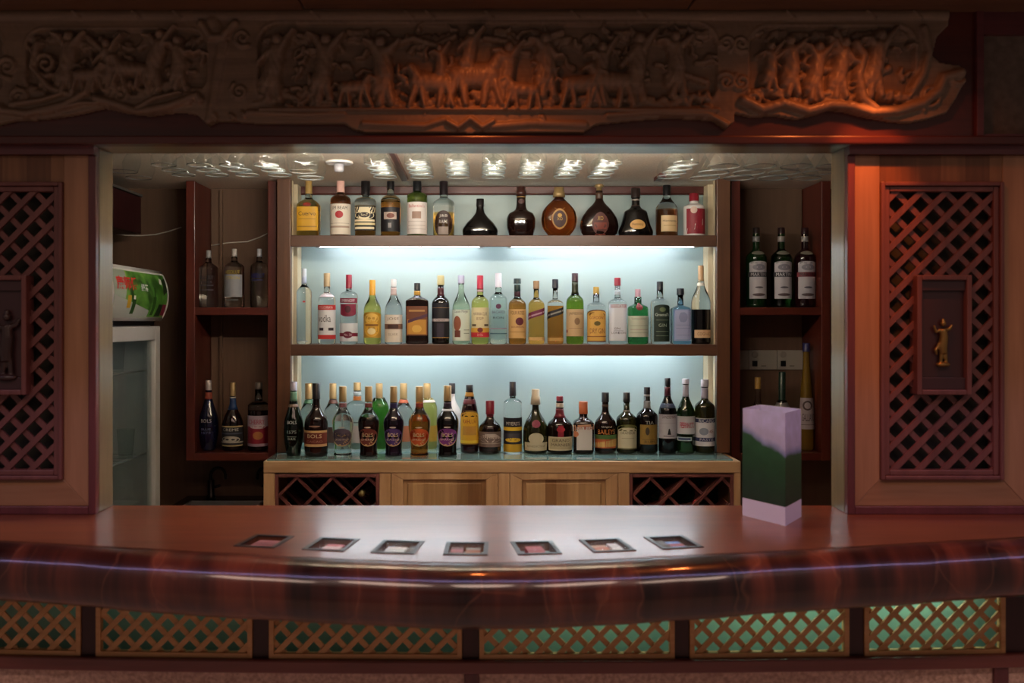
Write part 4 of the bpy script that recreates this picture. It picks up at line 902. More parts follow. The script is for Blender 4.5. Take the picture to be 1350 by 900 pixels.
def B(px, ytop, w, shp, gl, cap, lab, els=(), bands=(), level=None, up='clear', n=2.0, asp=1.0, d=None, name='bottle', rz=0.0):
    r = CUR; d = d or r.d; zb = r.zb; x0 = X(px, d); h = Z(ytop, d)-zb; Rr = w/2*d/F
    prof = SHAPE[shp]; pz = np.array([p[0] for p in prof]); pr = np.array([p[1] for p in prof])
    rmax = pr.max(); rn = pr[-1]
    root = empty(name, (x0, d, zb), lab, 'bottle', r.grp); root.rotation_euler.z = rz
    def rad(z): return float(np.interp(z, pz, pr))
    def blend(z):                                       # 0 on the body, 1 at the neck
        q = rad(z); zz = pz[np.argmax(pr)]
        return 0 if z <= zz else min(1, max(0, (1-q)/(1-rn+1e-6)))
    def nn(z): return n+(2-n)*blend(z)
    def aa(z): return asp+(1-asp)*blend(z)
    def pt(t, z, off=0.0):
        q = rad(z)*Rr; k = 2/nn(z); s, c = math.sin(t), math.cos(t)
        x = q*math.copysign(abs(s)**k, s); y = -q*aa(z)*math.copysign(abs(c)**k, c)
        if off:
            L_ = math.hypot(x, y) or 1; x += off*x/L_; y += off*y/L_
        return (x0+x, d+y, zb+h*z)
    zc0 = cap[0]; ztop = min(zc0+0.02, 0.99)
    zs = sorted(set([float(z) for z in pz if z < ztop] + [ztop] + ([level] if level else [])))
    nseg = 32
    b = MB(); rings = [[pt(2*PI*i/nseg, z) for i in range(nseg)] for z in zs]
    b.rings(rings)
    if level:
        lz = zb+h*level
        for f in b.bm.faces:
            if f.calc_center_median().z > lz: f.material_index = 1
    b.build('glass_body', [G[gl], G[up]], root)
    # cap: lathe a little wider than the neck, with a rim and a domed top
    cr = (cap[2] if len(cap) > 2 else rn*1.08)*Rr; b = MB(); a, e = zb+h*zc0, zb+h
    st = cap[3] if len(cap) > 3 else ''
    if st == 'knob': pf = [(cr*.6, a), (cr*.62, a+(e-a)*.55), (cr*.95, a+(e-a)*.6), (cr, a+(e-a)*.8), (cr*.85, e), (0.0006, e)]
    elif st == 'tap': pf = [(cr*1.25, a), (cr*1.15, a+(e-a)*.5), (cr, a+(e-a)*.55), (cr, e-0.001), (cr*.9, e), (0.0006, e)]
    else: pf = [(cr, a), (cr*1.02, a+0.0015), (cr, a+0.003), (cr*.98, e-0.002), (cr*.88, e), (0.0006, e)]
    b.lathe(pf, (x0, d, 0), 20); b.build('cap', capmat(cap[1]), root, bevel=0)
    for z0, z1, c in bands:
        b = MB(); zz = [z0+(z1-z0)*i/4 for i in range(5)]; b.rings([[pt(2*PI*i/24, z, 0.0009) for i in range(24)] for z in zz]); b.build('neck_band', capmat(c), root)
    if els:
        bm = bmesh.new(); mats = []
        zm = 0.3; ts = np.linspace(0, PI/2, 40); P3 = [pt(t, zm) for t in ts]; al = np.concatenate([[0], np.cumsum([math.dist(P3[i], P3[i+1]) for i in range(39)])]); al /= al[-1]
        def tt(u): return math.copysign(float(np.interp(abs(u), al, ts)), u)
        def mid(c):
            m = paper(c)
            if m not in mats: mats.append(m)
            return mats.index(m)
        lay = 0
        def grid(f, nu, nv, mi, off):
            g = [[bm.verts.new(pt(tt(u), z, off)) for (u, z) in (f(i/nu, j/nv) for i in range(nu+1))] for j in range(nv+1)]
            for j in range(nv):
                for i in range(nu):
                    q = bm.faces.new((g[j][i], g[j][i+1], g[j+1][i+1], g[j+1][i])); q.material_index = mi; q.smooth = True
        for e_ in els:
            lay += 1; off = 0.0004+0.00022*lay; mi = mid(e_[-1])
            if e_[0] == 'r':
                _, u0, u1, z0, z1, _c = e_; grid(lambda a, c: (u0+(u1-u0)*a, z0+(z1-z0)*c), max(2, int(14*abs(u1-u0)/2)+2), max(1, int((z1-z0)*12)), mi, off)
            elif e_[0] == 'q':
                p = e_[1]; grid(lambda a, c: tuple((1-c)*((1-a)*p[0][k]+a*p[1][k])+c*((1-a)*p[3][k]+a*p[2][k]) for k in (0, 1)), 10, 3, mi, off)
            elif e_[0] == 'e':
                _, uc, zc, ru, rz_, _c = e_; cv = bm.verts.new(pt(tt(uc), zc, off)); pr_ = None; m_ = 20
                r1 = [bm.verts.new(pt(tt(uc+.55*ru*math.cos(2*PI*i/m_)), zc+.55*rz_*math.sin(2*PI*i/m_), off)) for i in range(m_)]
                r2 = [bm.verts.new(pt(tt(uc+ru*math.cos(2*PI*i/m_)), zc+rz_*math.sin(2*PI*i/m_), off)) for i in range(m_)]
                for i in range(m_):
                    j = (i+1) % m_
                    for q in (bm.faces.new((cv, r1[i], r1[j])), bm.faces.new((r1[i], r2[i], r2[j], r1[j]))): q.material_index = mi; q.smooth = True
            else:
                _, s_, uc, zc, ww, hh_, _c = e_; ww = min(ww, 0.9+(ww-0.9)*0.35); vv, ff = text_tris(s_)
                bv = [bm.verts.new(pt(tt(uc+p[0]*ww), zc+p[1]*hh_, off)) for p in vv]
                for t_ in ff:
                    try: q = bm.faces.new([bv[i] for i in t_]); q.material_index = mi
                    except ValueError: pass
        me = bpy.data.meshes.new('label'); bm.to_mesh(me); bm.free()
        for m in mats: me.materials.append(m)
        me.transform(Matrix.Translation(-wl(root)))
        o = bpy.data.objects.new('label', me); COL.objects.link(o); o.parent = root
    return root

# ---- top board
CUR = row(4.13, ZT, 'bottles on the top board of the liquor shelf'); BR = '#3a1c14'
B(407, 238, 30, 'stout', 'gold', (.76, '#a88a50'), 'amber square bottle with yellow label at the left end of the top board', [R(-.6, .6, .10, .52, '#d7a125'), T('Cuervo', 0, .40, .9, .07, BR), R(-.45, .45, .30, .31, '#9a6a20'), R(-.5, .5, .16, .18, '#a8781e'), E(0, .56, .22, .035, '#8a2a1c')], n=4, asp=.9, level=.56)
B(449, 232, 27, 'bour', 'brown', (.73, '#dfb0a4', .40), 'bourbon bottle with cream label, red round seal and tall pink capsule', [R(-.95, .95, .03, .53, '#e9dccb'), T('JIM BEAM', 0, .455, 1.3, .07, BR), E(0, .355, .25, .06, '#b02a30'), R(-.7, .7, .21, .215, '#9c8472'), R(-.7, .7, .14, .17, '#b89c88')], bands=[(.78, .80, '#c98f86')])
B(482, 236, 27, 'square', 'amber', (.72, BLK, .44), 'square whiskey bottle with black and cream ornate label and a clear shoulder', [R(-.95, .95, .10, .52, '#171214'), Q([(-.8, .40), (.7, .40), (.8, .50), (-.7, .50)], '#e8d6ae'), E(0, .36, .55, .075, '#e8d6ae'), E(0, .365, .3, .045, '#2a1c18'), T('No.7', 0, .365, .35, .045, '#e8d6ae'), R(-.6, .6, .25, .285, '#e8d6ae'), R(-.7, .65, .19, .23, '#dcc898'), R(-.55, .55, .12, .16, '#e8d6ae')], n=4, level=.53)
B(515, 233, 26, 'bour', 'amber', (.79, BLK, .38), 'amber whisky bottle with a black label and small pale picture', [R(-.8, .8, .08, .48, '#17141a'), R(-.4, .45, .28, .40, '#b9a294'), E(.05, .34, .25, .04, '#7a4436'), R(-.1, .1, .14, .22, '#8c8684')], level=.60)
B(550, 235, 27, 'grec', 'olive', (.78, '#15171a', .42), 'olive green bottle with tall white label and red script', [R(-.85, .85, .04, .58, '#e2d6d0'), T("Ballantine's", 0, .515, 1.35, .055, '#b8483e'), R(-.28, .28, .30, .42, '#a08070'), R(-.6, .6, .25, .256, '#a8988e'), R(-.6, .6, .18, .186, '#a8988e'), R(-.6, .6, .12, .126, '#a8988e')])
B(585, 239, 28, 'bour', 'gold', (.75, '#1a1216', .40), 'golden bottle with dark oval label of upright white lettering', [E(0, .22, .6, .24, '#3a2620'), T('J&B', 0, .36, .5, .06, '#c9bcb4'), T('RARE', 0, .26, .5, .06, '#c9bcb4'), R(-.3, .3, .03, .17, '#8c7c74')], level=.44)
B(633, 262, 47, 'ship', 'black', (.80, BLK, .22), 'squat black onion shaped decanter with a short neck', asp=.6)
B(687, 246, 38, 'flag', 'dkbrown', (.82, '#3d1f1a', .30, 'tap'), 'dark brown flagon with sloping neck and round body', [E(0, .70, .5, .05, '#4a2a26')], bands=[(.78, .80, '#8a6a3a')], asp=.7)
B(737, 247, 47, 'disc', 'cognac', (.80, GOLD, .28, 'tap'), 'round flat amber cognac decanter with gold stopper and medallion', [E(0, .35, .36, .21, '#a2742e'), E(0, .35, .30, .17, '#3a140c'), E(0, .42, .1, .04, '#b98a3a'), T('XO', 0, .35, .25, .06, '#b98a3a')] + [Q([(a*.9-.02, .62-abs(a)*.16), (a*.9+.02, .62-abs(a)*.16), (a*.55+.015, .56-abs(a)*.05), (a*.55-.015, .56-abs(a)*.05)], '#c8902e') for a in (-.6, -.3, .3, .6)], bands=[(.72, .79, '#2a0f0a')], asp=.5)
B(790, 243, 51, 'arch', 'dkbrown', (.86, GOLD, .24, 'knob'), 'arch shaped cognac decanter with flat gold knob and reddish centre', [E(0, .24, .36, .22, '#4d1a10'), R(-.26, .26, .03, .26, '#742a18'), T('XO', 0, .34, .25, .08, '#b8923e')], bands=[(.72, .84, '#4a3428')], asp=.5)
B(838, 248, 46, 'bell', 'black', (.80, '#2a1f1c', .27), 'bell shaped black decanter with gold oval label', [E(.03, .24, .38, .10, '#d2a05c'), T('Hennessy', .03, .24, .55, .07, '#5a2c1a')], bands=[(.74, .77, '#8c8078'), (.62, .645, '#3a2a24')], asp=.6)
B(879, 244, 29, 'slope', 'brown', (.80, BLK, .36), 'cognac bottle with clear shoulders, gold top and cream label', [R(-.45, .6, .09, .40, '#d9b98a'), T('Hennessy', .08, .29, .85, .05, BR), R(-.3, .45, .2, .21, '#a07c50')], bands=[(.80, .815, GOLD)], level=.53)
B(915, 255, 28, 'maot', 'white', (.82, RED, .46), 'white ceramic bottle with red cap and red label, right end of top board', [R(-.62, .9, .06, .72, '#8d2030'), E(-.15, .60, .2, .08, '#d8b8a8'), Q([(-.62, .05), (-.55, .18), (.9, .50), (.9, .36)], '#e6dcd6'), T('茅台', .1, .23, .6, .13, '#a02030')], name='bottle')

# ---- middle board
CUR = row(4.13, ZM, 'bottles on the middle board of the liquor shelf')
B(401, 354, 20, 'tall', 'clear', (.80, '#c9d2da', .32), 'tall clear vodka bottle at the left end of the middle board', [E(.1, .56, .12, .012, '#c23a34'), R(-.5, .4, .03, .045, '#b8c4c8')], bands=[(.80, .9, '#aeb8d0')])
B(431, 360, 23, 'round', 'clear', (.81, '#a98f68', .38), 'clear vodka bottle with white label between two red bands', [R(-.95, .95, .07, .55, '#dfe0e2'), R(-.95, .95, .48, .55, '#c0302f'), R(-.95, .95, .07, .13, '#c0302f'), T('STOLICHNAYA', 0, .515, 1.4, .035, '#ecd8d4'), T('vodka', -.1, .36, 1.0, .10, '#4a4a50'), R(-.5, -.15, .19, .23, '#3a3238'), R(.2, .6, .19, .23, '#3a3238')], bands=[(.66, .70, '#d8c8cc')])
B(460, 362, 23, 'grec', 'clear', (.80, '#8a1830', .36), 'clear vodka bottle with dark red cap, banner and red shield', [R(-.85, .85, .59, .66, '#7c1a36'), T('SMIRNOFF', 0, .625, 1.35, .04, '#e0ccd2'), R(-.65, .65, .45, .575, '#7c1a36'), E(0, .45, .65, .055, '#7c1a36'), E(0, .50, .22, .05, '#4a1424'), R(-.9, .9, .04, .30, '#d8dde2'), R(-.9, .9, .11, .16, '#7c1a36'), E(0, .135, .35, .05, '#64162e'), T('No. 21', 0, .135, .5, .03, '#e0ccd2')])
B(491, 369, 23, 'slope', 'yellow', (.76, '#cf9426', .36), 'yellow rum bottle with golden orange neck and arched label', [R(-.85, .85, .10, .44, '#b98a2e'), E(0, .44, .85, .06, '#b98a2e'), E(0, .40, .55, .08, '#e0b858'), E(0, .24, .6, .13, '#dca83c'), R(-.5, .5, .28, .31, '#8a5a1c'), E(0, .2, .3, .05, '#f0dca0')])
B(519, 368, 23, 'slope', 'clear', (.88, '#d6d2d0', .34), 'clear tequila bottle with cream label and brown stripe', [R(-.9, .9, .03, .45, '#dfd4c4'), T('JOSE', 0, .385, .9, .05, '#7a6250'), R(-1, 1, .23, .31, '#7c5a48'), R(-.4, .4, .24, .30, '#4a3028'), T('SILVER', 0, .15, .7, .04, '#9a8a78')], bands=[(.75, .87, '#c9b0aa')])
B(550, 373, 30, 'jag', 'dkbrown', (.88, BLK, .28), 'flat dark brown bottle with amber label and slanted stripe', [R(-.68, .68, .14, .62, '#6e3a1c'), R(-.6, .6, .16, .40, '#c08a34'), Q([(-.68, .33), (.68, .45), (.68, .50), (-.68, .38)], '#4c2640'), R(-.5, .5, .53, .56, '#b08248'), E(0, .25, .3, .06, '#d8aa4c')], bands=[(.80, .87, '#c8953a')], n=5, asp=.5)
B(581, 363, 23, 'bour', 'black', (.86, '#b6a878', .42), 'black rum bottle with gold cap and dark red neck', [R(-.9, .9, .09, .60, '#1b161c'), R(-.9, .9, .33, .37, '#b8a8a4'), T('Captain', 0, .35, .7, .035, '#302428'), R(-.9, .9, .525, .53, '#a07a4c'), R(-.9, .9, .09, .10, '#a8803c'), R(-.25, .25, .10, .30, '#342c3a')], bands=[(.70, .82, '#4a161c')])
B(608, 363, 23, 'slope', 'pale', (.88, '#a8a4b8', .38), 'pale green white rum bottle with lavender cap and black lettering', [R(-.9, .9, .05, .50, '#d6e2d4'), T('Captain Morgan', 0, .47, 1.4, .05, '#2c2a2c'), E(-.3, .30, .3, .11, '#93563e'), R(-.5, -.05, .10, .2, '#6e3a30'), R(.2, .7, .2, .21, '#8a9a88'), R(.2, .7, .15, .16, '#8a9a88')])
B(633, 363, 23, 'bour', 'yellow', (.80, '#b01c38', .38), 'yellow rum bottle with red cap and cream label with red foot', [R(-.95, .95, .10, .53, '#ddd0a4'), T('HAVANA CLUB', 0, .44, 1.4, .045, '#6a4a4a'), T('ESP', 0, .37, .5, .04, '#8a6a5a'), R(-.7, -.3, .26, .29, '#5a4a3a'), R(.3, .7, .26, .29, '#5a4a3a'), R(-.95, .95, .10, .17, '#c02c38'), R(-.95, .95, .17, .235, '#dca640'), E(0, .205, .2, .035, '#7a2a2c'), T('2 CL', 0, .135, .4, .03, '#e6c8b4')], bands=[(.76, .79, '#c8a0a0')])
B(657, 360, 23, 'round', 'aqua', (.80, '#e0dce6', .38), 'pale aqua rum bottle with white cap and round emblem above lettering', [E(0, .53, .2, .035, '#5a2a48'), T('BACARDI', 0, .45, 1.1, .04, '#5a5060'), T('RON', 0, .37, .8, .03, '#2c2c30'), R(-.8, .8, .21, .225, '#a08a98'), R(-.8, .8, .14, .155, '#4a6a70')], bands=[(.80, .82, '#3a3436')])
B(682, 367, 23, 'bour', 'amber', (.92, '#172a28', .42), 'bourbon bottle with tan label, dark rose and green black neck', [R(-.92, .92, .09, .53, '#cda56a'), T('FOUR ROSES', 0, .475, 1.4, .055, BR), E(.15, .345, .3, .06, '#5c1a2a'), T('BOURBON', 0, .26, 1.0, .03, '#7a3a2c'), R(-.6, .6, .18, .19, '#a07a44')], bands=[(.80, .91, '#1c3330'), (.72, .80, '#3c1620')], level=.66)
B(707, 370, 21, 'round', 'gold', (.87, '#8a6a4a', .40), 'square whisky bottle with slanted purple red label and brown cap', [Q([(-1, .36), (1, .50), (1, .60), (-1, .46)], '#6e1c42'), Q([(-.9, .395), (.9, .52), (.9, .545), (-.9, .42)], '#b890a0'), R(-.9, .9, .06, .11, '#c8a264')], n=4, level=.62, up='gold')
B(732, 368, 21, 'square', 'amber', (.86, '#1b1c28', .40), 'square whisky bottle with slanted black label and black cap', [Q([(-1, .36), (1, .50), (1, .60), (-1, .46)], '#1a1a22'), Q([(-.9, .405), (.9, .53), (.9, .555), (-.9, .43)], '#8a8a84'), R(-.7, .7, .05, .10, '#b08a4a')], n=4, level=.59)
G['moss'] = glass('moss', (0.24, 0.40, 0.04))
B(758, 360, 23, 'bour', 'moss', (.88, '#3a2028', .38), 'bright green whiskey bottle with tan label', [R(-.92, .92, .11, .49, '#c3a67c'), T('JAMESON', 0, .425, 1.3, .045, '#4a3a2a'), E(.1, .32, .2, .05, '#8a6a4c'), E(-.75, .18, .1, .025, '#7a2024'), R(-.5, .5, .22, .225, '#8a6a4c')], bands=[(.70, .87, '#2c3018')])
B(786, 378, 24, 'gin', 'clear', (.87, '#b08c3c', .34), 'clear gin bottle with yellow arched label and small gold cap', [R(-.88, .88, .04, .50, '#7c4a24'), E(0, .50, .88, .10, '#7c4a24'), R(-.78, .78, .06, .50, '#dfae56'), E(0, .50, .78, .08, '#dfae56'), T("GORDON'S", 0, .46, 1.2, .05, '#9a3a24'), E(0, .36, .2, .04, '#6a5a24'), T('DRY GIN', 0, .23, 1.0, .09, '#8a4a24'), R(-.78, .78, .125, .14, '#8a4a24')], n=3)
B(814, 366, 23, 'square', 'clear', (.88, '#8c1c30', .38), 'clear gin bottle with white label, red cap and red lettering', [R(-.75, .75, .05, .60, '#e2e6f0'), T('BEEFEATER', 0, .57, 1.4, .05, '#8c2038'), T('LONDON', 0, .17, .9, .035, '#6a6a78'), R(-.3, .3, .20, .205, '#9a9aa8'), T('GIN', -.1, .235, .35, .03, '#5a4a54')], bands=[(.74, .80, '#c0c8d0')], n=4)
B(841, 381, 27, 'gin', 'green', (.84, '#b48a92', .28), 'short green gin bottle with red wax seal and pale label', [R(-.85, .85, .13, .51, '#c5cbb8'), E(0, .68, .22, .07, '#7c1c22'), T('TANQUERAY', 0, .455, 1.3, .04, '#7a8a74'), R(-.6, .6, .33, .34, '#a0a890'), R(-.6, .6, .26, .27, '#b09a90'), R(-.6, .6, .20, .21, '#a0a890')])
B(870, 371, 24, 'gin', 'clear', (.86, '#10141c', .36), 'clear gin bottle with dark green arched label and black cap', [R(-.5, .62, .04, .58, '#12281c'), E(.06, .58, .56, .05, '#12281c'), T("Greenall's", .06, .47, .95, .05, '#c4cfc4'), E(.06, .55, .2, .035, '#5a6a4c'), R(-.35, .45, .38, .385, '#8a9a88'), T('GIN', .06, .30, .5, .05, '#a8b4a4'), R(-.35, .45, .2, .205, '#8a9a88'), R(-.35, .45, .13, .135, '#8a9a88'), T('Special', .1, .73, .8, .04, '#2c3438')], n=3)
B(897, 380, 25, 'square', 'blue', (.88, '#10141c', .40), 'pale blue square gin bottle with lavender label', [R(-.5, .6, .06, .62, '#93a4cc'), R(-.42, .52, .09, .60, '#a9b0d4'), E(.05, .48, .25, .09, '#8a94bc'), R(-.35, .45, .34, .345, '#7480aa'), R(-.35, .45, .28, .285, '#7480aa'), R(-.3, .4, .16, .165, '#7480aa')], n=5)
B(924, 350, 25, 'slope', 'black', (.80, '#b08a62', .30), 'dark cognac bottle with clear gold capped neck, right end of the middle board', [R(-.6, .8, .08, .18, '#d9b48c'), T('COGNAC', .1, .13, 1.0, .04, '#8a5a3c')], level=.44, bands=[(.74, .78, '#cfc4b4')])

# ---- cabinet top, front left group
CUR = row(3.965, ZC, 'liqueur bottles in front on the cabinet top')
def bols(lc, sub, tc='#e2cfa8'):
    return [E(0, .275, .75, .13, '#c8a878'), E(0, .283, .74, .122, lc), T('BOLS', 0, .31, .7, .055, tc), T(sub, 0, .245, 1.1, .028, '#d8c4b4'), E(0, .42, .2, .010, '#c8bcae')]
B(387, 503, 26, 'bols', 'dkgreen', (.88, SILV, .36), 'dark green tapered liqueur bottle with silver cap at the left end', [T('BOLS', 0, .46, .65, .045, '#d2d6dc'), T('1575', 0, .33, .6, .04, '#aab4b4'), R(-.3, .3, .265, .272, '#9aa6a6'), T('BLUE', 0, .24, .5, .03, '#b8c0c0')], bands=[(.74, .87, '#6c9a80'), (.66, .70, '#8c7468')])
B(417, 505, 31, 'jug', 'dkbrown', (.78, BLK, .34), 'dark brown liqueur bottle with long black cap and russet label', [R(-.8, .8, .14, .36, '#d0a878'), R(-.8, .8, .175, .33, '#6e2a1c'), T('BOLS', 0, .285, .8, .05, '#e2cfa8'), T('CACAO', 0, .21, .9, .03, '#b07a74'), E(0, .42, .3, .012, '#8a6a5c')])
B(452, 509, 28, 'urn', 'clear', (.78, GOLD, .36), 'clear urn shaped liqueur bottle with greyish mauve label', bols('#5a4c5c', 'CACAO WHITE', '#2c2430'), bands=[(.70, .76, '#8a5a5c')])
B(486, 509, 28, 'urn', 'dkbrown', (.78, GOLD, .36), 'dark brown urn shaped liqueur bottle with rust red label', bols('#6a2a22', 'CHERRY'), bands=[(.70, .76, '#7a3a34')], level=.50)
B(519, 509, 27, 'urn', 'dkpurple', (.77, GOLD, .36), 'dark urn shaped liqueur bottle with violet label', bols('#45286c', 'CASSIS'), bands=[(.69, .76, '#2c2450')])
B(553, 509, 29, 'urn', 'orange', (.78, GOLD, .36), 'orange brown urn shaped liqueur bottle with bright orange label', bols('#c0501e', 'APRICOT'), bands=[(.70, .76, '#9c4430')])
B(590, 508, 29, 'urn', 'black', (.78, GOLD, .36), 'black urn shaped liqueur bottle with magenta purple label', bols('#6a2470', 'PARFAIT'), bands=[(.69, .76, '#3a2a3a'), (.64, .67, '#c4c4cc')])
# ---- cabinet top, rear row
CUR = row(4.19, ZC, 'liqueur bottles in the rear row on the cabinet top')
B(407, 505, 24, 'slope', 'aqua', (.76, GOLD, .40), 'clear bottle with green neck ring, half hidden behind the black capped bottle', [R(-.9, .9, .10, .34, '#5a3c30')], bands=[(.69, .75, '#3c6a4c')])
B(439, 505, 24, 'slope', 'clear', (.76, GOLD, .40), 'clear bottle with brown neck ring, behind and between black capped and clear urn bottles', [R(-.9, .9, .10, .34, '#4c342c')], bands=[(.69, .75, '#5c3428')])
B(471, 504, 28, 'gin', 'clear', (.88, GOLD, .36), 'clear bottle with amber neck bands and wide shoulders in the rear row', [R(-.9, .9, .40, .415, '#3a3c40'), R(-.7, .7, .10, .36, '#b4a49c')], bands=[(.80, .86, '#aeb6b4'), (.73, .79, '#b06a34')])
B(500, 505, 26, 'slim', 'lime', (.76, GOLD, .36), 'bright green bottle with gold cap in the rear row')
B(532, 505, 26, 'slope', 'clear', (.76, GOLD, .38), 'clear bottle with orange neck ring in the rear row', [R(-.8, .8, .12, .36, '#b06a4c')], bands=[(.70, .75, '#b4542c')])
B(563, 505, 27, 'slim', 'yellow', (.76, GOLD, .36), 'yellow bottle with gold cap in the rear row', [R(-.8, .8, .12, .36, '#b08a2c')], bands=[(.71, .75, '#c8c0b4')])
B(596, 505, 24, 'slope', 'white', (.84, BLK, .36), 'white bottle with black cap, mostly hidden behind the magenta labelled bottle')
# ---- cabinet top, right group
CUR = row(4.06, ZC, 'liqueur bottles on the right half of the cabinet top')
B(619, 507, 24, 'kah', 'wine', (.90, BLK, .40), 'dark red coffee liqueur bottle with yellow arched label', [R(-.9, .9, .13, .54, '#7c5a1c'), E(0, .54, .9, .09, '#7c5a1c'), R(-.82, .82, .145, .54, '#d2a22c'), E(0, .54, .82, .07, '#d2a22c'), T('KAHLUA', 0, .47, 1.0, .06, '#8a3a1c'), R(-.5, .5, .27, .40, '#b8873a'), R(-.8, .8, .15, .19, '#dfc03c')], bands=[(.83, .89, '#c08a34'), (.72, .79, '#5a1420')])
B(646, 528, 30, 'jug', 'dkbrown', (.74, '#7a1626', .38), 'round shouldered dark bottle with red wax capsule and grey label', [R(-.85, .85, .13, .42, '#6c5a54'), Q([(-.85, .28), (.85, .28), (.3, .38), (-.3, .38)], '#b8a8a0'), Q([(-.85, .28), (-.3, .22), (.3, .22), (.85, .28)], '#b8a8a0'), T('TIA MARIA', 0, .29, 1.2, .05, '#54403c'), R(-.85, .85, .19, .20, '#a89890')], bands=[(.70, .735, '#6a1422')])
B(676, 503, 24, 'grec', 'clear', (.80, '#21181c', .38), 'rum bottle with clear top and black and yellow label', [R(-1, 1, .02, .50, '#1d1a20'), T("MYERS'S", 0, .42, 1.2, .05, '#d8d0c8'), R(-1, 1, .32, .37, '#d8b02c'), R(-1, 1, .21, .28, '#3a3440'), E(0, .19, .6, .03, '#d8b02c'), R(-1, 1, .02, .13, '#c8a02c')])
B(706, 513, 33, 'pear', 'dkolive', (.76, '#c8b89c', .32, 'tap'), 'dark pear shaped liqueur bottle with pale cap, red seal and cream label', [R(-.68, .68, .05, .18, '#c8bca0'), E(0, .24, .40, .09, '#c8bca0'), E(0, .47, .25, .06, '#7c1c3a'), T('BENEDICTINE', 0, .12, 1.1, .03, '#7a6a54')])
B(738, 522, 34, 'jug', 'dkbrown', (.90, '#7a1226', .27), 'dark squat liqueur bottle with red cap, red ribbon and cream label', [R(-.72, .72, .06, .30, '#cfc3a4'), R(-.62, .62, .08, .28, '#b4a684'), T('GRAND', 0, .235, .9, .05, '#4a3c2c'), T('MARNIER', 0, .16, 1.1, .05, '#4a3c2c'), R(-.14, .14, .30, .50, '#8a142c'), E(0, .43, .2, .05, '#a01c34')], bands=[(.80, .88, '#c4b4a4'), (.62, .78, '#6a1020')], level=.56, up='wine')
B(769, 529, 27, 'hip', 'dkbrown', (.76, '#a8542c', .44), 'square dark liqueur bottle with orange cap and white label', [Q([(-.85, .42), (.85, .48), (.85, .58), (-.85, .55)], '#d8a07c'), R(-.42, .42, .07, .52, '#d5cdc8'), T('COINTREAU', 0, .50, 1.35, .06, '#a03a1c'), E(-.5, .38, .2, .06, '#c47a54'), E(0, .70, .16, .05, '#c8c4c8')], n=5)
B(798, 517, 29, 'jug', 'dkbrown', (.84, BLK, .34), 'dark cream liqueur bottle with green and orange landscape label', [R(-.85, .85, .09, .27, '#b4582c'), Q([(-.85, .10), (.85, .12), (.85, .25), (-.85, .17)], '#c8a060'), R(-.8, .8, .24, .31, '#4a6a34'), T('BAILEYS', 0, .36, 1.3, .08, '#d88a44'), T('Original', 0, .44, .6, .03, '#d8d4cc')], bands=[(.76, .80, '#5a4634')])
B(826, 517, 27, 'stout', 'dkolive', (.84, '#231c1c', .34), 'dark olive bottle with arched cream label', [R(-.78, .78, .07, .40, '#5a5434'), E(0, .40, .78, .08, '#6c6a3c'), R(-.68, .68, .09, .37, '#cfc5a8'), E(0, .37, .68, .06, '#cfc5a8'), T('DRAMBUIE', 0, .34, .95, .04, '#5a5044'), R(-.4, .4, .25, .256, '#8a7e68')], bands=[(.68, .71, '#7a7064')])
B(853, 510, 28, 'stout', 'black', (.88, '#17141a', .30), 'black bottle with dull gold panel and long narrow neck', [R(-.55, .62, .14, .44, '#8c6c2c'), E(-.08, .34, .12, .06, '#2c2014'), R(-.4, .5, .21, .215, '#5c4418'), T('TIA', .05, .47, .5, .05, '#b8b4ac'), T('RUM', .05, .18, .6, .04, '#4c3814')], bands=[(.86, .89, '#b4b0ac'), (.68, .79, '#8c8a88')])
B(880, 498, 24, 'slope', 'black', (.90, '#1a1620', .32), 'tall black sherry bottle with white label and small black figure', [R(-.88, .88, .20, .52, '#c3bfc8'), T('SANDEMAN', 0, .485, 1.3, .04, '#5a3a44'), R(-.7, .7, .40, .404, '#9a96a0'), Q([(-.12, .25), (.12, .25), (.04, .33), (-.04, .33)], '#16141a'), R(-.4, .4, .225, .235, '#5a5660')], bands=[(.76, .88, '#4c1826'), (.60, .66, '#3a4058')])
B(904, 499, 24, 'slope', 'bgreen', (.93, '#b8b4c0', .40), 'dark green bottle with white label, red lettering and white neck', [R(-.9, .75, .26, .50, '#c8c8d0'), T('PERNOD', -.05, .38, 1.2, .08, '#a8324a'), E(.5, .40, .4, .08, '#c8c8d0'), T('PERNOD', .05, .38, 1.25, .07, '#a8324a'), R(-.8, .3, .17, .22, '#b8bcc8'), R(-.7, .2, .18, .21, '#3c4470')], bands=[(.76, .92, '#b4b0bc')])
B(929, 500, 26, 'round', 'dkolive', (.90, '#b8b4c0', .40), 'olive bottle with white label and navy bands at the right end', [R(-.92, .92, .10, .48, '#d6d6de'), R(-.92, .92, .42, .47, '#2a3160'), T('RICARD', 0, .445, 1.3, .045, '#e0e0e8'), E(-.2, .30, .3, .05, '#8a94a8'), T('45', .3, .30, .3, .05, '#7a3444'), R(-.92, .92, .165, .215, '#2a3160'), T('PASTIS', 0, .19, .9, .035, '#d0d4e0')], bands=[(.74, .89, '#aeaabc')])
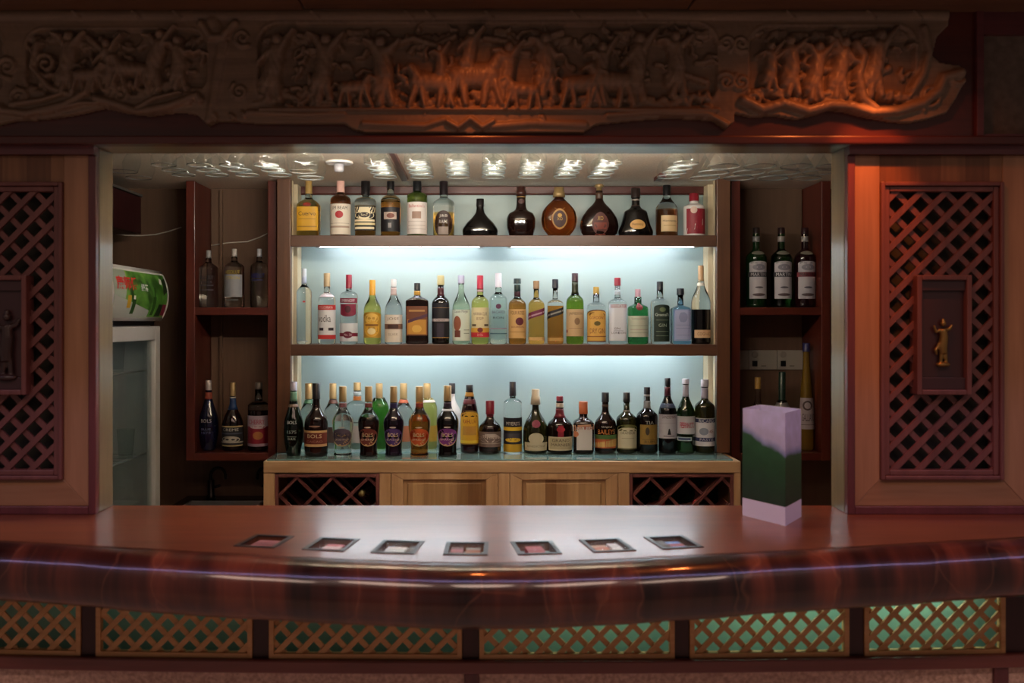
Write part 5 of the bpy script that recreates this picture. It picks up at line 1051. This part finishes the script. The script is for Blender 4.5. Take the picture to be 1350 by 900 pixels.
# ---- left wall shelf
CUR = row(4.2, ZS1, 'vodka bottles on the upper board of the left wall shelf')
B(275, 330, 25, 'tall', 'clear', (.86, '#a8a4a0', .26), 'clear vodka bottle with dark lettering, left on the upper wall shelf', [T('ABSOLUT', 0, .52, 1.2, .06, '#2c2a34'), R(-.5, .5, .30, .31, '#54505a'), R(-.5, .5, .38, .39, '#54505a'), T('VODKA', 0, .44, .8, .04, '#2c2a34')], up='clear')
B(309, 328, 26, 'tall', 'clear', (.86, '#c2b8b0', .26), 'clear vodka bottle with yellow lettering and frosted front, middle of the upper wall shelf', [R(-.7, .7, .18, .56, '#8c8c90'), T('ABSOLUT', 0, .60, 1.2, .06, '#b8a030'), T('CITRON', 0, .50, 1.1, .05, '#b8a030'), R(-.4, .4, .12, .14, '#5a5a5a')])
B(342, 328, 24, 'tall', 'clear', (.86, '#b8b8c0', .26), 'clear vodka bottle with blue lettering, right on the upper wall shelf', [T('ABSOLUT', 0, .54, 1.2, .07, '#2c3478'), R(-.4, .4, .46, .47, '#2c3478')])
CUR = row(4.2, ZS2, 'bottles on the lower board of the left wall shelf')
B(275, 501, 26, 'bols', 'navy', (.84, '#b4aaa8', .30), 'dark blue tapered bottle with silver and red neck', [T('BOLS', 0, .43, .7, .05, '#b4b0a8'), T('BLUE', 0, .31, .6, .03, '#8a92a8'), T('1575', 0, .26, .6, .03, '#8a92a8')], bands=[(.73, .83, '#a0503c')])
B(307, 504, 28, 'pear', 'dkbrown', (.80, GOLD, .28), 'dark bottle with gold cap, blue neck and black and cream label', [R(-.9, .9, .07, .37, '#c8b884'), R(-.9, .9, .09, .35, '#24262e'), T('CREME', 0, .315, 1.2, .04, '#d8d8d0'), R(-.8, .8, .25, .27, '#4c5468'), E(0, .17, .6, .05, '#b8b4a8'), R(-.9, .9, .12, .14, '#b8b4a8')], bands=[(.60, .77, '#1c3c6a'), (.77, .79, '#c8c4bc')])
B(341, 504, 28, 'gin', 'dkbrown', (.90, '#6a6058', .34), 'brown bottle with pink label and deep red panel', [R(-.95, .95, .07, .52, '#b4a0b0'), R(-.75, .95, .11, .36, '#8a1430'), T('CHERRY', 0, .43, 1.2, .07, '#a03048'), E(.1, .36, .5, .03, '#c4b4bc'), E(.1, .23, .3, .06, '#a8703c')], level=.58)
# ---- right wall shelf
CUR = row(4.2, ZS1, 'vermouth bottles on the upper board of the right wall shelf')
def verm(bc, tc): return [R(-.62, .62, .11, .55, '#b8b2b8'), E(0, .55, .62, .025, '#b8b2b8'), E(0, .50, .4, .04, '#84808a'), R(-.7, .7, .38, .44, bc), T('MARTINI', 0, .41, 1.2, .04, tc), E(0, .25, .25, .012, '#5a545c'), E(0, .16, .4, .018, '#5c4a4c'), E(0, .68, .55, .025, '#7c786c')]
B(997, 300, 27, 'round', 'bgreen', (.92, '#2a1c1c', .34), 'dark green vermouth bottle, left of three on the right wall shelf', verm('#24202a', '#b8b0b4'), bands=[(.82, .89, '#8a8684')])
B(1030, 300, 27, 'round', 'green', (.92, '#2a1618', .34), 'lighter green vermouth bottle, middle of three on the right wall shelf', verm('#24202a', '#d0ccd0'), bands=[(.82, .89, '#948c88')])
B(1061, 300, 27, 'round', 'wine', (.92, '#34161a', .34), 'dark red vermouth bottle with red bordered name, right of three on the right wall shelf', verm('#6c2430', '#2a1a1c'), bands=[(.82, .89, '#948c88')])
CUR = row(4.2, ZS2, 'bottles on the lower board of the right wall shelf')
B(999, 497, 26, 'pear', 'clear', (.84, '#b08a40', .30), 'clear bottle with gold cap rising behind the left of the paper bag', [R(-.7, .7, .12, .36, '#b8b0a4')])
B(1031, 490, 30, 'pear', 'black', (.62, '#143026', .30), 'black bottle with long dark green capsule behind the paper bag', [E(0, .44, .6, .012, '#c8c4c0'), R(-.8, .8, .12, .38, '#c8c2b8')], bands=[(.55, .61, '#8c8684')])
G['straw'] = P('deep yellow liqueur', '#6e551c', 0.06, 0, 0.4)
B(1063, 452, 20, 'gall', 'straw', (.92, '#27285c', .48), 'tall slim yellow liqueur bottle with navy cap beside the paper bag', [R(-.9, .9, .20, .49, '#a89ca4'), E(-.1, .42, .45, .045, '#4a3a3c'), E(-.1, .42, .28, .03, '#a89ca4'), T('GALLIANO', 0, .31, 1.6, .07, '#3c3034'), R(-.7, .7, .24, .245, '#6a5c62')])
# ---- wine bottles lying in the racks
for px, py, capc, lab in ((477, 650, '#6a5c34', 'dark wine bottle lying in the left wine rack, its gilt capsule showing'), (872, 663, '#7a1420', 'red capped wine bottle lying lower left in the right wine rack'), (917, 663, '#7c1622', 'red capped wine bottle lying lower right in the right wine rack')):
    x, z = X(px, DC+0.03), Z(py, DC+0.03); y = DC+0.02
    t = empty('wine_bottle', (x, y+0.1, z), lab, 'bottle', 'wine bottles in the cabinet racks')
    b = MB(); b.lathe([(0.0005, -0.225), (0.030, -0.225), (0.034, -0.215), (0.034, -0.10), (0.028, -0.075), (0.013, -0.05), (0.012, -0.022)], (x, y, z), 20, axis='Y'); b.build('glass_body', G['dkgreen'], t, smooth=True)
    b = MB(); b.lathe([(0.0125, -0.04), (0.0135, -0.004), (0.013, 0.0), (0.0005, 0.0005)], (x, y, z), 18, axis='Y'); b.build('capsule', capmat(capc), t, smooth=True)
# ------------------------------------------------------------------ lamps of the room, added fill lamps, camera
def area(name, loc, rot, sx, sy, energy, col):
    l = bpy.data.lights.new(name, 'AREA'); l.shape = 'RECTANGLE'; l.size = sx; l.size_y = sy; l.energy = energy; l.color = lin(col)[:3] if isinstance(col, str) else col
    o = bpy.data.objects.new(name, l); COL.objects.link(o); o.location = loc; o.rotation_euler = rot; return o
def spot(name, loc, tgt, energy, col, ang, blend=0.6, r=0.02):
    l = bpy.data.lights.new(name, 'SPOT'); l.energy = energy; l.color = col; l.spot_size = math.radians(ang); l.spot_blend = blend; l.shadow_soft_size = r
    o = bpy.data.objects.new(name, l); COL.objects.link(o); o.location = loc
    o.rotation_euler = (Vector(tgt)-Vector(loc)).to_track_quat('-Z', 'Y').to_euler(); return o
OR = (1.0, 0.22, 0.05)
spot('soffit_spot', (0.0, 2.42, EYE+0.885), (0.0, 2.46, 0), 8.5, OR, 150, 1.0, 0.04)
spot('soffit_spot', (1.03, 2.42, EYE+0.885), (1.03, 2.46, 0), 11.0, OR, 150, 1.0, 0.03)
area('ceiling_tube', (0, 1.45, EYE+1.5), (0, 0, 0), 8.0, 0.06, 26, '#c4b4ff')
for x in (-1.9, -0.95, 0.0, 0.95, 1.9): spot('front_fill_spot', (x, 0.75, EYE+1.52), (x, 0.95, 0), 66, lin('#ffd9c4')[:3], 150, 1.0, 0.35)  # added fill over the unseen front room, lights the counter and bounces off the floor
spot('soffit_spot', (1.115, 2.42, EYE+0.885), (1.13, 2.74, EYE+0.33), 30.0, OR, 36, 0.7, 0.01)
spot('soffit_spot', (-0.03, 2.5, EYE+0.885), (-0.03, 2.66, ZB), 8, OR, 26, 1.0, 0.02)
spot('soffit_spot', (1.16, 2.45, EYE+0.885), (1.18, 2.62, ZB), 10, OR, 28, 1.0, 0.02)
area('fridge_fill', (-1.68, 3.8, 1.40), (0, 0, 0), 0.3, 0.3, 0.12, '#e8f4f0')  # fill light added inside a fridge that is switched off
# lamps fixed under the counter, behind the lattice
for x0, x1, e in ((0.06, 0.56, .42), (0.64, 0.98, .45), (1.05, 1.34, .5), (-1.2, -0.1, 0.08)):
    area('under_counter_tube', ((x0+x1)/2, base((x0+x1)/2)+0.05, EYE-0.668), (math.radians(12), 0, 0), x1-x0, 0.03, 1.0*e, '#d6fff0')
area('ceiling_fill', (-0.02, 2.88, EYE+0.535), (math.radians(142), 0, 0), 1.45, 0.03, 36, '#fff2e4')  # added lamp hidden behind the lintel, brightens the ceiling and bottle fronts
w = bpy.data.worlds.new('w'); SC.world = w; w.use_nodes = True
w.node_tree.nodes['Background'].inputs[0].default_value = (0.95, 0.74, 0.64, 1); w.node_tree.nodes['Background'].inputs[1].default_value = 0.12
cam = bpy.data.cameras.new('camera'); co = bpy.data.objects.new('camera', cam); COL.objects.link(co)
co.location = (0, 0, EYE); co.rotation_euler = (PI/2, 0, 0)
cam.sensor_width = 36; cam.sensor_fit = 'HORIZONTAL'; cam.lens = F/1350*36
cam.shift_x = (675-VX)/1350; cam.shift_y = (VY-450)/1350
cam.dof.use_dof = True; cam.dof.focus_distance = 4.05; cam.dof.aperture_fstop = 2.6
cam.clip_start = 0.05
SC.camera = co
vs = SC.view_settings; SC.display_settings.display_device = 'sRGB'
vs.view_transform = 'Standard'; vs.look = 'None'; vs.gamma = 1; vs.use_curve_mapping = False; vs.exposure = 0
SC.cycles.max_bounces = 14; SC.cycles.transmission_bounces = 12; SC.cycles.transparent_max_bounces = 32; SC.cycles.glossy_bounces = 6
